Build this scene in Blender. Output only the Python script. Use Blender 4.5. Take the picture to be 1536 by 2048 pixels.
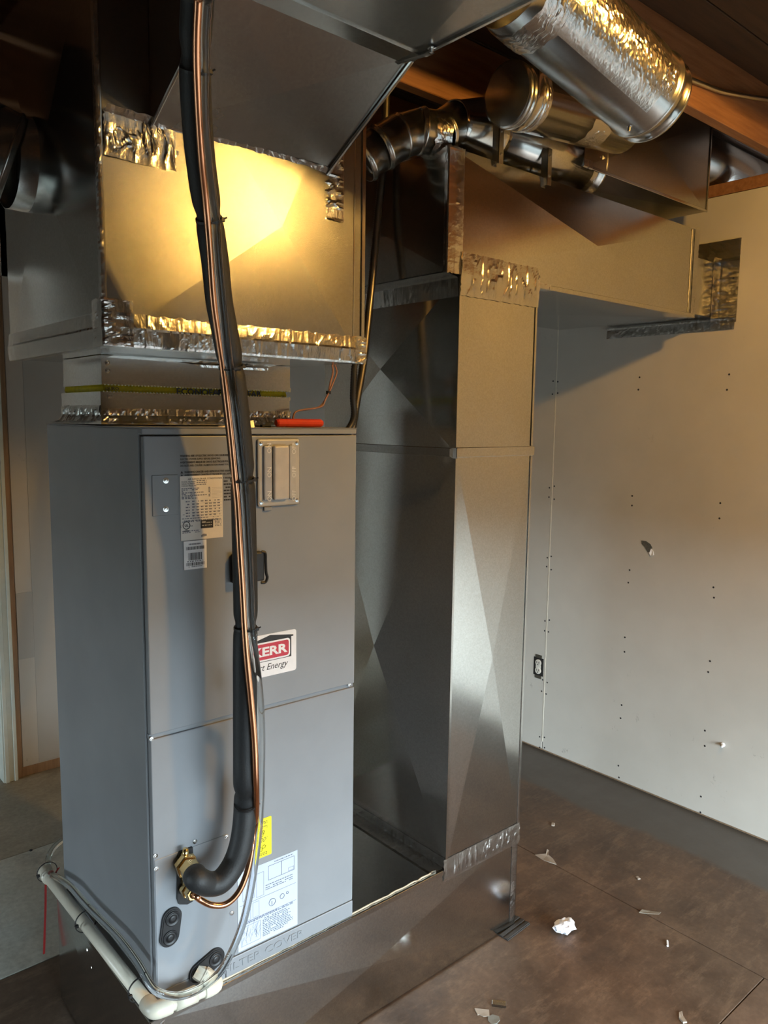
import bpy, bmesh, math, random
from mathutils import Vector, Matrix, noise
random.seed(7)
V = Vector
S = bpy.context.scene
for o in list(bpy.data.objects): bpy.data.objects.remove(o)
COL = S.collection

# ------------------------------------------------------------------ camera
FPX, PITCH, ROLL, YAW = 1551.7, math.radians(-6.84), math.radians(0.751), math.radians(-40.813)
CAM = V((-0.6509, -1.5002, 1.6270))
fwd = V((-math.sin(YAW)*math.cos(PITCH), math.cos(YAW)*math.cos(PITCH), math.sin(PITCH)))
r0 = V((math.cos(YAW), math.sin(YAW), 0)); u0 = r0.cross(fwd)
RT = math.cos(ROLL)*r0 + math.sin(ROLL)*u0
UP = -math.sin(ROLL)*r0 + math.cos(ROLL)*u0
cd = bpy.data.cameras.new('camera'); cam = bpy.data.objects.new('camera', cd); COL.objects.link(cam)
cd.sensor_fit = 'HORIZONTAL'; cd.sensor_width = 36.0; cd.lens = 36.0*FPX/1536.0; cd.clip_start = 0.02
cam.matrix_world = Matrix(((RT.x, UP.x, -fwd.x, CAM.x), (RT.y, UP.y, -fwd.y, CAM.y), (RT.z, UP.z, -fwd.z, CAM.z), (0, 0, 0, 1)))
S.camera = cam
def ray(px, py): return fwd + RT*((px-768)/FPX) - UP*((py-1024)/FPX)
def at(px, py, depth): return CAM + ray(px, py)*depth          # depth along the optical axis
def on(ax, val, px, py):                                        # meet an axis-aligned plane of the place
    d = ray(px, py); return CAM + d*((val-CAM[ax])/d[ax])
def depth_of(p): return (p-CAM).dot(fwd)

# ------------------------------------------------------------------ world, exposure
W = bpy.data.worlds.new('World'); S.world = W; W.use_nodes = True
bg = W.node_tree.nodes['Background']; bg.inputs[0].default_value = (0.74, 0.90, 1.0, 1); bg.inputs[1].default_value = 31.0
S.view_settings.view_transform = 'Standard'; S.view_settings.look = 'None'
S.view_settings.gamma = 1.0; S.view_settings.use_curve_mapping = False
S.view_settings.exposure = 0.0
LAMP_W = 355.0

# ------------------------------------------------------------------ materials
MATS = {}
def nmat(name):
    m = bpy.data.materials.new(name); m.use_nodes = True; MATS[name] = m
    nt = m.node_tree; return m, nt, nt.nodes['Principled BSDF']
def N(nt, t, **kw):
    n = nt.nodes.new(t)
    for k, v in kw.items():
        if k in n.inputs: n.inputs[k].default_value = v
        else: setattr(n, k, v)
    return n
def coords(nt, scale=(1, 1, 1)):
    g = N(nt, 'ShaderNodeNewGeometry'); mp = N(nt, 'ShaderNodeMapping'); mp.inputs['Scale'].default_value = scale
    nt.links.new(g.outputs['Position'], mp.inputs['Vector']); return mp.outputs[0]
def ramp(nt, fac, stops):
    r = N(nt, 'ShaderNodeValToRGB'); e = r.color_ramp.elements
    while len(e) < len(stops): e.new(0.5)
    for k, (p, c) in enumerate(stops):
        e[k].position = p; e[k].color = (c, c, c, 1) if isinstance(c, (int, float)) else (*c, 1)
    nt.links.new(fac, r.inputs[0]); return r.outputs[0]
def mix(nt, fac, a, b, mode='MIX'):
    n = N(nt, 'ShaderNodeMixRGB', blend_type=mode)
    for i, x in enumerate((fac, a, b)):
        if isinstance(x, (int, float)): n.inputs[i].default_value = x
        elif isinstance(x, tuple): n.inputs[i].default_value = (*x, 1)
        else: nt.links.new(x, n.inputs[i])
    return n.outputs[0]
def noise_t(nt, vec, scale, detail=4, rough=.55):
    n = N(nt, 'ShaderNodeTexNoise'); n.inputs['Scale'].default_value = scale
    n.inputs['Detail'].default_value = detail; n.inputs['Roughness'].default_value = rough
    nt.links.new(vec, n.inputs['Vector']); return n.outputs['Fac']
def bump(nt, b, h, strength, dist=.002):
    n = N(nt, 'ShaderNodeBump'); n.inputs['Strength'].default_value = strength; n.inputs['Distance'].default_value = dist
    nt.links.new(h, n.inputs['Height']); nt.links.new(n.outputs[0], b.inputs['Normal'])
def plain(name, col, rough=.5, metal=0., var=.12, vscale=30., bmp=0., **kw):
    m, nt, b = nmat(name)
    f = noise_t(nt, coords(nt), vscale)
    c = ramp(nt, f, [(.25, tuple(x*(1-var) for x in col)), (.75, tuple(min(1, x*(1+var)) for x in col))])
    nt.links.new(c, b.inputs['Base Color']); b.inputs['Roughness'].default_value = rough; b.inputs['Metallic'].default_value = metal
    for k, v in kw.items(): b.inputs[k].default_value = v
    if bmp: bump(nt, b, f, bmp)
    return m
def galv(name, col=.60, rmin=.20, rmax=.34, grain=.10, warm=1.0):
    m, nt, b = nmat(name); p = coords(nt)
    v = N(nt, 'ShaderNodeTexVoronoi', feature='F1'); v.inputs['Scale'].default_value = 260
    nt.links.new(p, v.inputs['Vector'])
    sp = ramp(nt, v.outputs['Color'], [(0, col*.90), (1, col*1.08)])
    cloud = noise_t(nt, p, 2.2, 3); c = mix(nt, 1, sp, ramp(nt, cloud, [(0., .80), (1., 1.04)]), 'MULTIPLY')
    c = mix(nt, 1, c, (1.0, .99*warm, .95*warm), 'MULTIPLY')
    nt.links.new(c, b.inputs['Base Color']); b.inputs['Metallic'].default_value = 1
    scr = noise_t(nt, p, 4, 4)
    nt.links.new(ramp(nt, scr, [(0., rmin), (1., rmax)]), b.inputs['Roughness'])
    g = noise_t(nt, p, 900, 2); w = noise_t(nt, p, 3.2, 2)
    h = mix(nt, .93, g, w); 
    bp = N(nt, 'ShaderNodeBump'); bp.inputs['Strength'].default_value = grain; bp.inputs['Distance'].default_value = .0006
    bp2 = N(nt, 'ShaderNodeBump'); bp2.inputs['Strength'].default_value = .10; bp2.inputs['Distance'].default_value = .012
    nt.links.new(g, bp.inputs['Height']); nt.links.new(w, bp2.inputs['Height']); nt.links.new(bp2.outputs[0], bp.inputs['Normal'])
    nt.links.new(bp.outputs[0], b.inputs['Normal'])
    return m
GALV = galv('galvanised_steel', .58, .12, .18, .03); GALV_D = galv('galvanised_steel_dull', .46, .22, .30, .06)
GALV_P = galv('galvanised_pipe', .62, .18, .30, .06); GALV_S = galv('galvanised_smooth', .60, .12, .22, .03)
def foil_mat():
    m, nt, b = nmat('aluminium_foil_tape'); p = coords(nt)
    b.inputs['Base Color'].default_value = (.86, .85, .83, 1); b.inputs['Metallic'].default_value = 1; b.inputs['Roughness'].default_value = .17
    f = noise_t(nt, p, 46, 5, .6); g = noise_t(nt, coords(nt, (1, 1, .25)), 120, 3)
    bump(nt, b, mix(nt, .35, f, g), .35, .004); return m
FOIL = foil_mat()
def paint():
    m, nt, b = nmat('grey_cabinet_paint'); p = coords(nt)
    sm = noise_t(nt, p, 5, 5); c = ramp(nt, sm, [(.3, (.225, .240, .258)), (.7, (.262, .276, .294))])
    sc = noise_t(nt, coords(nt, (60, 60, 9)), 2.2, 6, .7)
    c = mix(nt, ramp(nt, sc, [(.70, 0.0), (.76, .35)]), c, (.36, .38, .40))
    nt.links.new(c, b.inputs['Base Color']); b.inputs['Roughness'].default_value = .36
    bump(nt, b, noise_t(nt, p, 420, 2), .06, .0006); return m
PAINT = paint()
DARKGAP = plain('dark_gap', (.02, .02, .02), .8)
BLACK = plain('black_plastic', (.012, .012, .013), .45, 0, .2)
FOAM = plain('black_foam_insulation', (.016, .017, .018), .55, 0, .25, 240, .25)
COPPER = plain('copper', (.82, .40, .22), .20, 1, .06, 12)
COPPER_D = plain('copper_tarnished', (.55, .25, .14), .28, 1, .15, 25)
BRASS = plain('brass', (.80, .58, .26), .22, 1, .10, 30)
STEEL = plain('bright_steel', (.75, .75, .74), .2, 1, .06)
PVC = plain('cream_pvc', (.64, .60, .49), .35, 0, .06, 20)
WHITE = plain('white_paper', (.86, .87, .90), .6, 0, .04, 60)
LABELM = plain('label_stock', (.78, .75, .70), .5, 0, .03, 40)
BLUISH = plain('instruction_sheet', (.50, .56, .68), .5, 0, .03, 40)
INK = plain('printing_ink', (.02, .02, .022), .6)
INKG = plain('faded_ink', (.20, .21, .25), .6)
RED = plain('logo_red', (.55, .025, .05), .45, 0, .05)
YEL = plain('yellow_label', (.90, .80, .02), .5, 0, .03)
YFAB = plain('yellow_vinyl_fabric', (.88, .72, .02), .5, 0, .15, 60, .2)
REDPL = plain('red_handle_plastic', (.62, .055, .03), .35, 0, .15, 40)
REDST = plain('red_strap', (.55, .03, .03), .45)
IVORY = plain('ivory_plastic', (.70, .66, .58), .4)
WOODJ = None
def wood(name, a, b_, sc=(3, 40, 40), rough=.7):
    m, nt, b = nmat(name); p = coords(nt, sc)
    f = noise_t(nt, p, 1.2, 6, .65); nt.links.new(ramp(nt, f, [(.3, a), (.7, b_)]), b.inputs['Base Color'])
    b.inputs['Roughness'].default_value = rough; bump(nt, b, f, .25, .003); return m
JOIST = wood('joist_timber', (.19, .080, .030), (.34, .155, .066))
PLANKM = wood('subfloor_board', (.038, .019, .010), (.075, .038, .019))
CONC = plain('grey_block_wall', (.10, .10, .097), .85, 0, .15, 12, .2)
STUDM = wood('stud_timber', (.22, .13, .07), (.36, .23, .13), (40, 40, 3))
def drywall(name, a, b_):
    m, nt, b = nmat(name); p = coords(nt)
    f = noise_t(nt, p, 1.6, 5, .6); c = ramp(nt, f, [(.3, a), (.7, b_)])
    g = noise_t(nt, p, 9, 8, .7); c = mix(nt, ramp(nt, g, [(.66, 0.), (.74, .35)]), c, (.30, .27, .23))
    sep = N(nt, 'ShaderNodeSeparateXYZ'); nt.links.new(p, sep.inputs[0])
    low = ramp(nt, sep.outputs['Z'], [(.0, 1.), (.55, 0.)])
    sc = noise_t(nt, coords(nt, (1, 1, .6)), 17, 9, .75); sm = mix(nt, 1, ramp(nt, sc, [(.63, 0.), (.68, 1.)]), low, 'MULTIPLY')
    c = mix(nt, sm, c, (.16, .145, .125))
    nt.links.new(c, b.inputs['Base Color']); b.inputs['Roughness'].default_value = .75
    bump(nt, b, noise_t(nt, p, 60, 4), .06, .001); return m
DRYW = drywall('drywall_paper', (.50, .475, .425), (.60, .57, .515))
SHADEM = drywall('wall_shade', (.42, .41, .38), (.47, .46, .43))  # greyer drywall tone that stands in for duct shadow
def floor_mat(name, a, b_, scuff, edge=None):
    m, nt, b = nmat(name); p = coords(nt)
    f = noise_t(nt, p, 3.5, 8, .68); c = ramp(nt, f, [(.32, a), (.70, b_)])
    st = noise_t(nt, coords(nt, (1.3, 4.2, 1)), 5.0, 9, .78); c = mix(nt, ramp(nt, st, [(.50, 0.), (.72, .50)]), c, scuff)
    wm = noise_t(nt, p, 1.1, 4, .6); c = mix(nt, ramp(nt, wm, [(.45, 0.), (.70, .35)]), c, mix(nt, 1, c, (1.55, 1.12, .85), 'MULTIPLY'))
    dk = noise_t(nt, p, 2.1, 7, .7); c = mix(nt, ramp(nt, dk, [(.54, 0.), (.70, .55)]), c, (.035, .025, .02))
    gr = noise_t(nt, p, 60, 4, .6); c = mix(nt, .35, c, mix(nt, 1, c, ramp(nt, gr, [(.3, .55), (.7, 1.3)]), 'MULTIPLY'))
    if edge:
        sep = N(nt, 'ShaderNodeSeparateXYZ'); nt.links.new(p, sep.inputs[0])
        ad = N(nt, 'ShaderNodeMath', operation='ADD'); nz = N(nt, 'ShaderNodeMath', operation='MULTIPLY_ADD')
        nt.links.new(noise_t(nt, p, 2.5, 5), nz.inputs[0]); nz.inputs[1].default_value = .16; nz.inputs[2].default_value = -.08
        nt.links.new(sep.outputs['X'], ad.inputs[0]); nt.links.new(nz.outputs[0], ad.inputs[1])
        mr = N(nt, 'ShaderNodeMapRange'); mr.inputs[1].default_value = 2.035; mr.inputs[2].default_value = 2.075; nt.links.new(ad.outputs[0], mr.inputs[0])
        c = mix(nt, mr.outputs[0], c, edge)
    nt.links.new(c, b.inputs['Base Color']); nt.links.new(ramp(nt, f, [(.3, .42), (.7, .65)]), b.inputs['Roughness'])
    bump(nt, b, gr, .12, .001); return m
FLR = floor_mat('worn_brown_floor', (.050, .030, .019), (.145, .098, .066), (.26, .18, .12), (.085, .078, .070))
FLR2 = floor_mat('worn_reddish_floor', (.075, .045, .028), (.16, .11, .078), (.24, .17, .115), (.085, .078, .070))
FLRP = floor_mat('pale_cement_board', (.46, .49, .44), (.60, .63, .58), (.66, .66, .62))
FLRG = floor_mat('grey_brown_board', (.28, .26, .205), (.42, .395, .32), (.50, .47, .40))
def clear(name, rough, alpha_col=(.95, .97, .97), trans=1.0, ior=1.3):
    m, nt, b = nmat(name); p = coords(nt)
    b.inputs['Base Color'].default_value = (*alpha_col, 1); b.inputs['Roughness'].default_value = rough
    b.inputs['Transmission Weight'].default_value = trans; b.inputs['IOR'].default_value = ior
    bump(nt, b, noise_t(nt, p, 30, 2), .04, .001); return m
VINYL = clear('clear_vinyl', .06, (.90, .92, .92), 1.0, 1.25)
FROST = clear('frosted_plastic', .55, (.86, .86, .84), .75, 1.3)

# ------------------------------------------------------------------ builders
def WM(o):
    m = Matrix.Translation(o.location) @ o.rotation_euler.to_matrix().to_4x4()
    return WM(o.parent) @ m if o.parent else m
def props(o, label=None, cat=None, group=None, kind=None):
    for k, v in (('label', label), ('category', cat), ('group', group), ('kind', kind)):
        if v: o[k] = v
    return o
def thing(name, label, cat, loc=(0, 0, 0), rz=0., group=None, kind=None):
    o = bpy.data.objects.new(name, None); COL.objects.link(o); o.empty_display_size = .05
    o.location = loc; o.rotation_euler = (0, 0, rz); return props(o, label, cat, group, kind)
def smooth_by(me, smooth):
    if smooth: me.polygons.foreach_set('use_smooth', [True]*len(me.polygons)); me.update()
def obj(name, bm, mat, parent=None, local=False, smooth=False, label=None):
    """one mesh object; geometry in world space (or the parent's own space when local)"""
    if parent and not local: bm.transform(WM(parent).inverted())
    me = bpy.data.meshes.new(name)
    if isinstance(bm, bmesh.types.BMesh):
        bmesh.ops.recalc_face_normals(bm, faces=bm.faces) if getattr(bm, 'faces', None) else None
        bm.to_mesh(me); bm.free()
    me.materials.append(mat); smooth_by(me, smooth)
    o = bpy.data.objects.new(name, me); COL.objects.link(o)
    if parent: o.parent = parent
    if label: o['label'] = label
    if smooth == 'auto':
        pass
    return o
def solo(name, bm, mat, label, cat, group=None, kind=None, smooth=False):
    xs = [v.co for v in bm.verts]; c = V((sum(p.x for p in xs)/len(xs), sum(p.y for p in xs)/len(xs), min(p.z for p in xs)))
    bm.transform(Matrix.Translation(-c)); o = obj(name, bm, mat, None, smooth=smooth); o.location = c
    return props(o, label, cat, group, kind)
def B(): return bmesh.new()
def box(bm, x0, x1, y0, y1, z0, z1, bev=0., M=None, seg=1):
    vs = [bm.verts.new((x, y, z)) for x in (x0, x1) for y in (y0, y1) for z in (z0, z1)]
    fs = [bm.faces.new([vs[i] for i in q]) for q in ((0, 1, 3, 2), (4, 6, 7, 5), (0, 4, 5, 1), (2, 3, 7, 6), (0, 2, 6, 4), (1, 5, 7, 3))]
    if bev:
        es = list({e for f in fs for e in f.edges})
        r = bmesh.ops.bevel(bm, geom=es, offset=bev, segments=seg, affect='EDGES', profile=.5)
        vs = list({v for f in r['faces'] for v in f.verts} | {v for v in vs if v.is_valid})
    if M: bmesh.ops.transform(bm, matrix=M, verts=[v for v in vs if v.is_valid])
    return bm
def hexa(bm, pts):
    """8 corners: 4 of one side then the matching 4 of the other"""
    vs = [bm.verts.new(p) for p in pts]
    for q in ((0, 1, 2, 3), (7, 6, 5, 4), (0, 4, 5, 1), (1, 5, 6, 2), (2, 6, 7, 3), (3, 7, 4, 0)): bm.faces.new([vs[i] for i in q])
    return bm
def prism(bm, pts, off):
    a = [bm.verts.new(p) for p in pts]; b = [bm.verts.new(V(p)+V(off)) for p in pts]; n = len(a)
    bm.faces.new(a); bm.faces.new(b[::-1])
    for i in range(n): bm.faces.new((a[i], b[i], b[(i+1) % n], a[(i+1) % n]))
    return bm
def cross_panel(bm, p, nrm, bulge=.006, t=.0012, frac=(.5, .5), rim=.0):
    """sheet metal panel with a cross break: four facets meeting at a raised middle"""
    p = [V(q) for q in p]; n = V(nrm).normalized()
    c = (p[0]*(1-frac[0])+p[1]*frac[0])*(1-frac[1]) + (p[3]*(1-frac[0])+p[2]*frac[0])*frac[1] + n*bulge
    f = [bm.verts.new(q) for q in p]; cc = bm.verts.new(c); b = [bm.verts.new(q-n*t) for q in p]
    for i in range(4):
        bm.faces.new((f[i], f[(i+1) % 4], cc)); bm.faces.new((f[i], b[i], b[(i+1) % 4], f[(i+1) % 4]))
    bm.faces.new(b[::-1]); return bm
def catmull(pts, n=8):
    pts = [V(p) for p in pts]; out = []
    for i in range(len(pts)-1):
        p0 = pts[max(i-1, 0)]; p1 = pts[i]; p2 = pts[i+1]; p3 = pts[min(i+2, len(pts)-1)]
        for k in range(n):
            t = k/n; out.append(.5*((2*p1)+(-p0+p2)*t+(2*p0-5*p1+4*p2-p3)*t*t+(-p0+3*p1-3*p2+p3)*t**3))
    out.append(pts[-1]); return out
def tube(bm, path, r, seg=16, cap=True, inner=None):
    path = [V(p) for p in path]; n = len(path); rf = r if callable(r) else (lambda i: r)
    T = [(path[min(i+1, n-1)]-path[max(i-1, 0)]).normalized() for i in range(n)]
    a = T[0].orthogonal().normalized(); rings = []
    for i in range(n):
        if i: 
            ax = T[i-1].cross(T[i])
            if ax.length > 1e-8: a = Matrix.Rotation(T[i-1].angle(T[i]), 3, ax.normalized()) @ a
        a = (a-T[i]*a.dot(T[i])).normalized(); b = T[i].cross(a)
        rings.append([bm.verts.new(path[i]+(a*math.cos(q)+b*math.sin(q))*rf(i)) for q in [2*math.pi*k/seg for k in range(seg)]])
    for i in range(n-1):
        for k in range(seg): bm.faces.new((rings[i][k], rings[i][(k+1) % seg], rings[i+1][(k+1) % seg], rings[i+1][k]))
    if cap: bm.faces.new(rings[0][::-1]); bm.faces.new(rings[-1])
    return bm
def lathe(bm, A, Bp, prof, seg=24, closed=False):
    """revolve (distance along A->B, radius) profile"""
    A = V(A); ax = (V(Bp)-A).normalized(); a = ax.orthogonal().normalized(); b = ax.cross(a); rings = []
    for s, r in prof:
        rings.append([bm.verts.new(A+ax*s+(a*math.cos(q)+b*math.sin(q))*max(r, 1e-5)) for q in [2*math.pi*k/seg for k in range(seg)]])
    m = len(rings)
    for i in range(m if closed else m-1):
        j = (i+1) % m
        for k in range(seg): bm.faces.new((rings[i][k], rings[i][(k+1) % seg], rings[j][(k+1) % seg], rings[j][k]))
    if not closed: bm.faces.new(rings[0][::-1]); bm.faces.new(rings[-1])
    return bm
def pipe_shell(bm, A, Bp, r, t=.0015, seg=48, beads=(), crimp=None):
    L = (V(Bp)-V(A)).length; pr = [(0, r)]
    for s in sorted(beads): pr += [(s-.006, r), (s-.003, r+.003), (s, r+.004), (s+.003, r+.003), (s+.006, r)]
    pr += [(L, r), (L, r-t), (0, r-t)]
    return lathe(bm, A, Bp, pr, seg, closed=True)
def tape(name, parent, A, Bp, prof, outs, amp=.0035, nu=60, nv=10, lift=.0012, seed=0., fray=.004, fine=1.0, mat=None):
    """wrinkled foil tape swept from A to B; prof = offsets across its width, outs = outward direction at each"""
    A, Bp = V(A), V(Bp); prof = [V(p) for p in prof]; outs = [V(o).normalized() for o in outs]
    ds = [0]
    for i in range(1, len(prof)): ds.append(ds[-1]+(prof[i]-prof[i-1]).length)
    bm = B(); g = []; L = (Bp-A).length; ud = (Bp-A).normalized()
    for iu in range(nu+1):
        row = []
        for iv in range(nv+1):
            s = ds[-1]*iv/nv; k = 0
            while k < len(ds)-2 and s > ds[k+1]: k += 1
            f = (s-ds[k])/max(1e-9, ds[k+1]-ds[k]); p = prof[k].lerp(prof[k+1], f); o = outs[k].lerp(outs[k+1], f).normalized()
            u = iu/nu; e = 0.
            if iu in (0, nu): e = fray*noise.noise(V((iv*.9, seed, iu)))
            q = V((u*L*62*fine+seed*3.7, s*17*fine+.6*noise.noise(V((u*L*20, s*30, seed))), seed)); w = 1-abs(noise.noise(q))*2.2; w = max(0., w)**2
            q2 = V((u*L*11+seed, s*20, seed*2)); w2 = max(0., noise.noise(q2)+.1)
            edge = min(1., 3.*min(iv, nv-iv)/nv + .15)
            fr = V((0, 0, 0))
            if iv in (0, nv): fr = (prof[-1]-prof[0]).normalized()*(.0022*noise.noise(V((u*L*60, seed, iv))))
            row.append(bm.verts.new(A+(Bp-A)*u+ud*e+p+fr+o*(lift+amp*.5*(w**2*.8+w2*.35)*edge)))
        g.append(row)
    for iu in range(nu):
        for iv in range(nv): bm.faces.new((g[iu][iv], g[iu+1][iv], g[iu+1][iv+1], g[iu][iv+1]))
    r = bmesh.ops.solidify(bm, geom=list(bm.faces), thickness=.0004)
    return obj(name, bm, mat or FOIL, parent, smooth=False)
TXT = []
def text(name, s, size, M, mat, parent, depth=.0002, align='LEFT', bold=0., sx=1.0, shear=0., width=None):
    """lettering as a flat mesh; M places its x/y plane; parent space"""
    c = bpy.data.curves.new(name, 'FONT'); c.body = s; c.size = size; c.extrude = depth; c.align_x = align; c.resolution_u = 2
    c.offset = bold; c.shear = shear
    t = bpy.data.objects.new(name+'_curve', c); COL.objects.link(t)
    dg = bpy.context.evaluated_depsgraph_get(); me = bpy.data.meshes.new_from_object(t.evaluated_get(dg))
    bpy.data.objects.remove(t); bpy.data.curves.remove(c)
    if width: xs = [v.co.x for v in me.vertices]; sx = width/(max(xs)-min(xs))
    me.transform(M @ Matrix.Diagonal((sx, 1, 1, 1))); me.materials.clear(); me.materials.append(mat); me.name = name
    o = bpy.data.objects.new(name, me); COL.objects.link(o); o.parent = parent; return o
def screw(bm, P, nrm, r=.0042, h=.003):
    P = V(P); n = V(nrm).normalized(); return lathe(bm, P-n*.001, P+n, [(0, r*1.5), (.0018, r*1.5), (.0020, r), (h+.001, r*.92), (h+.0012, r*.45), (h, r*.4)], 10)
def ring(bm, C0, axis, R, r, seg=28, s2=8, squash=None):
    ax = V(axis).normalized(); a = ax.orthogonal().normalized(); b = ax.cross(a); rs = []
    for k in range(seg):
        q = 2*math.pi*k/seg; d = a*math.cos(q)+b*math.sin(q); c = V(C0)+d*R
        rs.append([bm.verts.new(c+(d*math.cos(p)*r+ax*math.sin(p)*r*2)) for p in [2*math.pi*j/s2 for j in range(s2)]])
    for k in range(seg):
        for j in range(s2): bm.faces.new((rs[k][j], rs[k][(j+1) % s2], rs[(k+1) % seg][(j+1) % s2], rs[(k+1) % seg][j]))
    return bm

# ------------------------------------------------------------------ the place: sizes in metres
ZB = .320; H = 1.283; UW = .544; UD = .62; TH = math.radians(-1.1)      # air handler on its base
BX0, BX1, BY0, BY1 = -.018, 1.2139, -.0152, .59                         # return base
RX0, RZT, ZBAND = .8884, 2.0101, 1.5373                                 # return riser
HX0, HX1, HZ0, HZ1 = .838, 2.137, 2.0161, 2.3283                        # return branch
PX0, PX1, PY1, PZ0, PZ1 = -.0677, .5671, .619, 1.7633, 2.54             # supply plenum
WX, WZT, YB = 2.3607, 2.4986, 2.0795                                    # right wall, drywall top, back wall
JZ = 2.548; JH = .19; CZ = JZ+JH; XL, YF = -5.2, -2.9                   # joists, subfloor, left wall, front wall

# ---- floor
fl = obj('floor', box(B(), XL, WX+.12, YF, YB+1.6, -.08, -.018), plain('underfloor', (.03, .025, .02), .9)); props(fl, kind='structure')
def sheet(x0, x1, y0, y1, m): obj('floor_board', box(B(), x0+.0015, x1-.0015, y0+.0015, y1-.0015, -.018, 0, .0012), m, fl)
XS = 1.598
sheet(XS, WX+.1, -.9, YB, FLR); sheet(XS, WX+.1, YF, -.9, FLR2)
sheet(.3, XS, -.645, .780, FLR); sheet(XL, .3, -.645, .780, FLR)
sheet(.3, XS, YF, -.645, FLR2); sheet(-1.2, .3, YF, -.645, FLR); sheet(XL, -1.2, YF, -.645, FLR)
sheet(XL, .95, .780, 1.434, FLRP); sheet(.95, XS, .780, 1.434, FLRG)
sheet(XL, .6, 1.434, YB+1.6, FLRG); sheet(.6, XS, 1.434, YB+1.6, FLRG)
# ---- ceiling: boards on joists
ce = obj('ceiling', box(B(), XL, WX+.9, YF, YB+1.6, CZ+.022, CZ+.06), PLANKM); props(ce, kind='structure')
y = YF; k = 0
while y < YB+1.5:
    y2 = min(y+.14, YB+1.6)
    obj('subfloor_board', box(B(), XL, WX+.9, y+.002, y2-.002, CZ, CZ+.022, .002), PLANKM, ce); y = y2
jy = -.262-.45*9
while jy < YB+1.4:
    if jy > YF: obj('joist', box(B(), XL, WX+.9, jy, jy+.038, JZ, CZ, .002), JOIST, ce)
    jy += .45
# ---- right wall: stud frame behind two visible drywall sheets and a top plate
wr = obj('wall_right', box(B(), WX+.013, WX+.10, YF, YB, 0, WZT+.002), STUDM); props(wr, kind='structure')
YSEAM = on(0, WX, 1100, 1075).y
for a, b in ((YSEAM, YB), (YSEAM-1.22, YSEAM), (YSEAM-2.44, YSEAM-1.22), (YSEAM-3.66, YSEAM-2.44), (YF, YSEAM-3.66)):
    obj('drywall_sheet', box(B(), WX, WX+.013, a+.002, b-.002, .012, WZT, .0015), DRYW, wr)
pl = obj('trim_1', box(B(), WX, WX+.09, YF, YB, WZT+.002, JZ-.002, .002), JOIST); props(pl, kind='structure')
bm = B()
for yy, zs in ((YSEAM+.014, None), (YSEAM-.014, None), (on(0, WX, 1265, 1000).y, None), (on(0, WX, 1440, 1000).y, None)):
    for zc in (.05, .335, .64, .95, 1.285, 1.79, 2.15):
        for dz in (-.028, .028):
            p = V((WX, yy+random.uniform(-.004, .004), zc+dz+random.uniform(-.01, .01)))
            lathe(bm, p+V((.002, 0, 0)), p-V((1, 0, 0)), [(0, .0042), (.0026, .0042), (.0028, .002)], 8)
obj('screw_heads', bm, INK, wr)['kind'] = 'stuff'
bm = B(); box(bm, WX-.0012, WX+.001, YSEAM-.0042, YSEAM+.001, .05, 2.1); obj('joint_bead', bm, plain('joint_bead', (.72, .68, .58), .6), wr)
# ---- back wall with a doorway at its left end
XD = on(1, YB, 30, 1300).x
wb = obj('wall_back', box(B(), XD, WX+.1, YB+.013, YB+.10, .02, JZ), STUDM); props(wb, kind='structure')
xe = on(1, YB, 108, 1300).x
obj('drywall_sheet', box(B(), XD+.012, XD+.62, YB, YB+.013, .045, WZT, .0015), DRYW, wb)
obj('drywall_sheet', box(B(), XD+.623, WX, YB-.001, YB+.013, .045, WZT, .0015), DRYW, wb)
obj('wall_shade', box(B(), xe-.085, xe+.5, YB-.0025, YB-.0005, .05, 2.3, .0008), SHADEM, wb)  # cast shade beside the warm patches, put in as a greyer sheet
obj('wall_shade', box(B(), XD+.013, xe-.085, YB-.0025, YB-.0005, .545, .845, .0008), SHADEM, wb)  # shadow band between the warm patches, also a greyer sheet
obj('bottom_plate', box(B(), XD, WX, YB+.001, YB+.09, .0, .045, .002), STUDM, wb)
tr = obj('trim_2', box(B(), XD-.012, XD+.0095, YB-.004, YB+.10, 0, 2.2, .002), STUDM); props(tr, kind='structure')
bm = B(); box(bm, XD-.075, XD-.013, YB-.016, YB+.11, 0, 2.2, .003); box(bm, XD-.030, XD-.016, YB-.022, YB-.016, 0, 2.2, .002); box(bm, XD-.068, XD-.050, YB-.022, YB-.016, 0, 2.2, .002)
tr = obj('trim_3', bm, plain('painted_trim', (.62, .66, .60), .5, 0, .05)); props(tr, kind='structure')
wbl = obj('wall_far', box(B(), XL, XD+1.2, YB+1.3, YB+1.4, 0, JZ), DRYW); props(wbl, kind='structure')
wl2 = obj('wall_back_left', box(B(), XL, XD-.95, YB, YB+.1, 0, JZ), DRYW); props(wl2, kind='structure')
d1 = obj('trim_4', box(B(), XD-.95, XD+.1, YB, YB+.1, 2.2, JZ), DRYW); props(d1, kind='structure')
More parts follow.
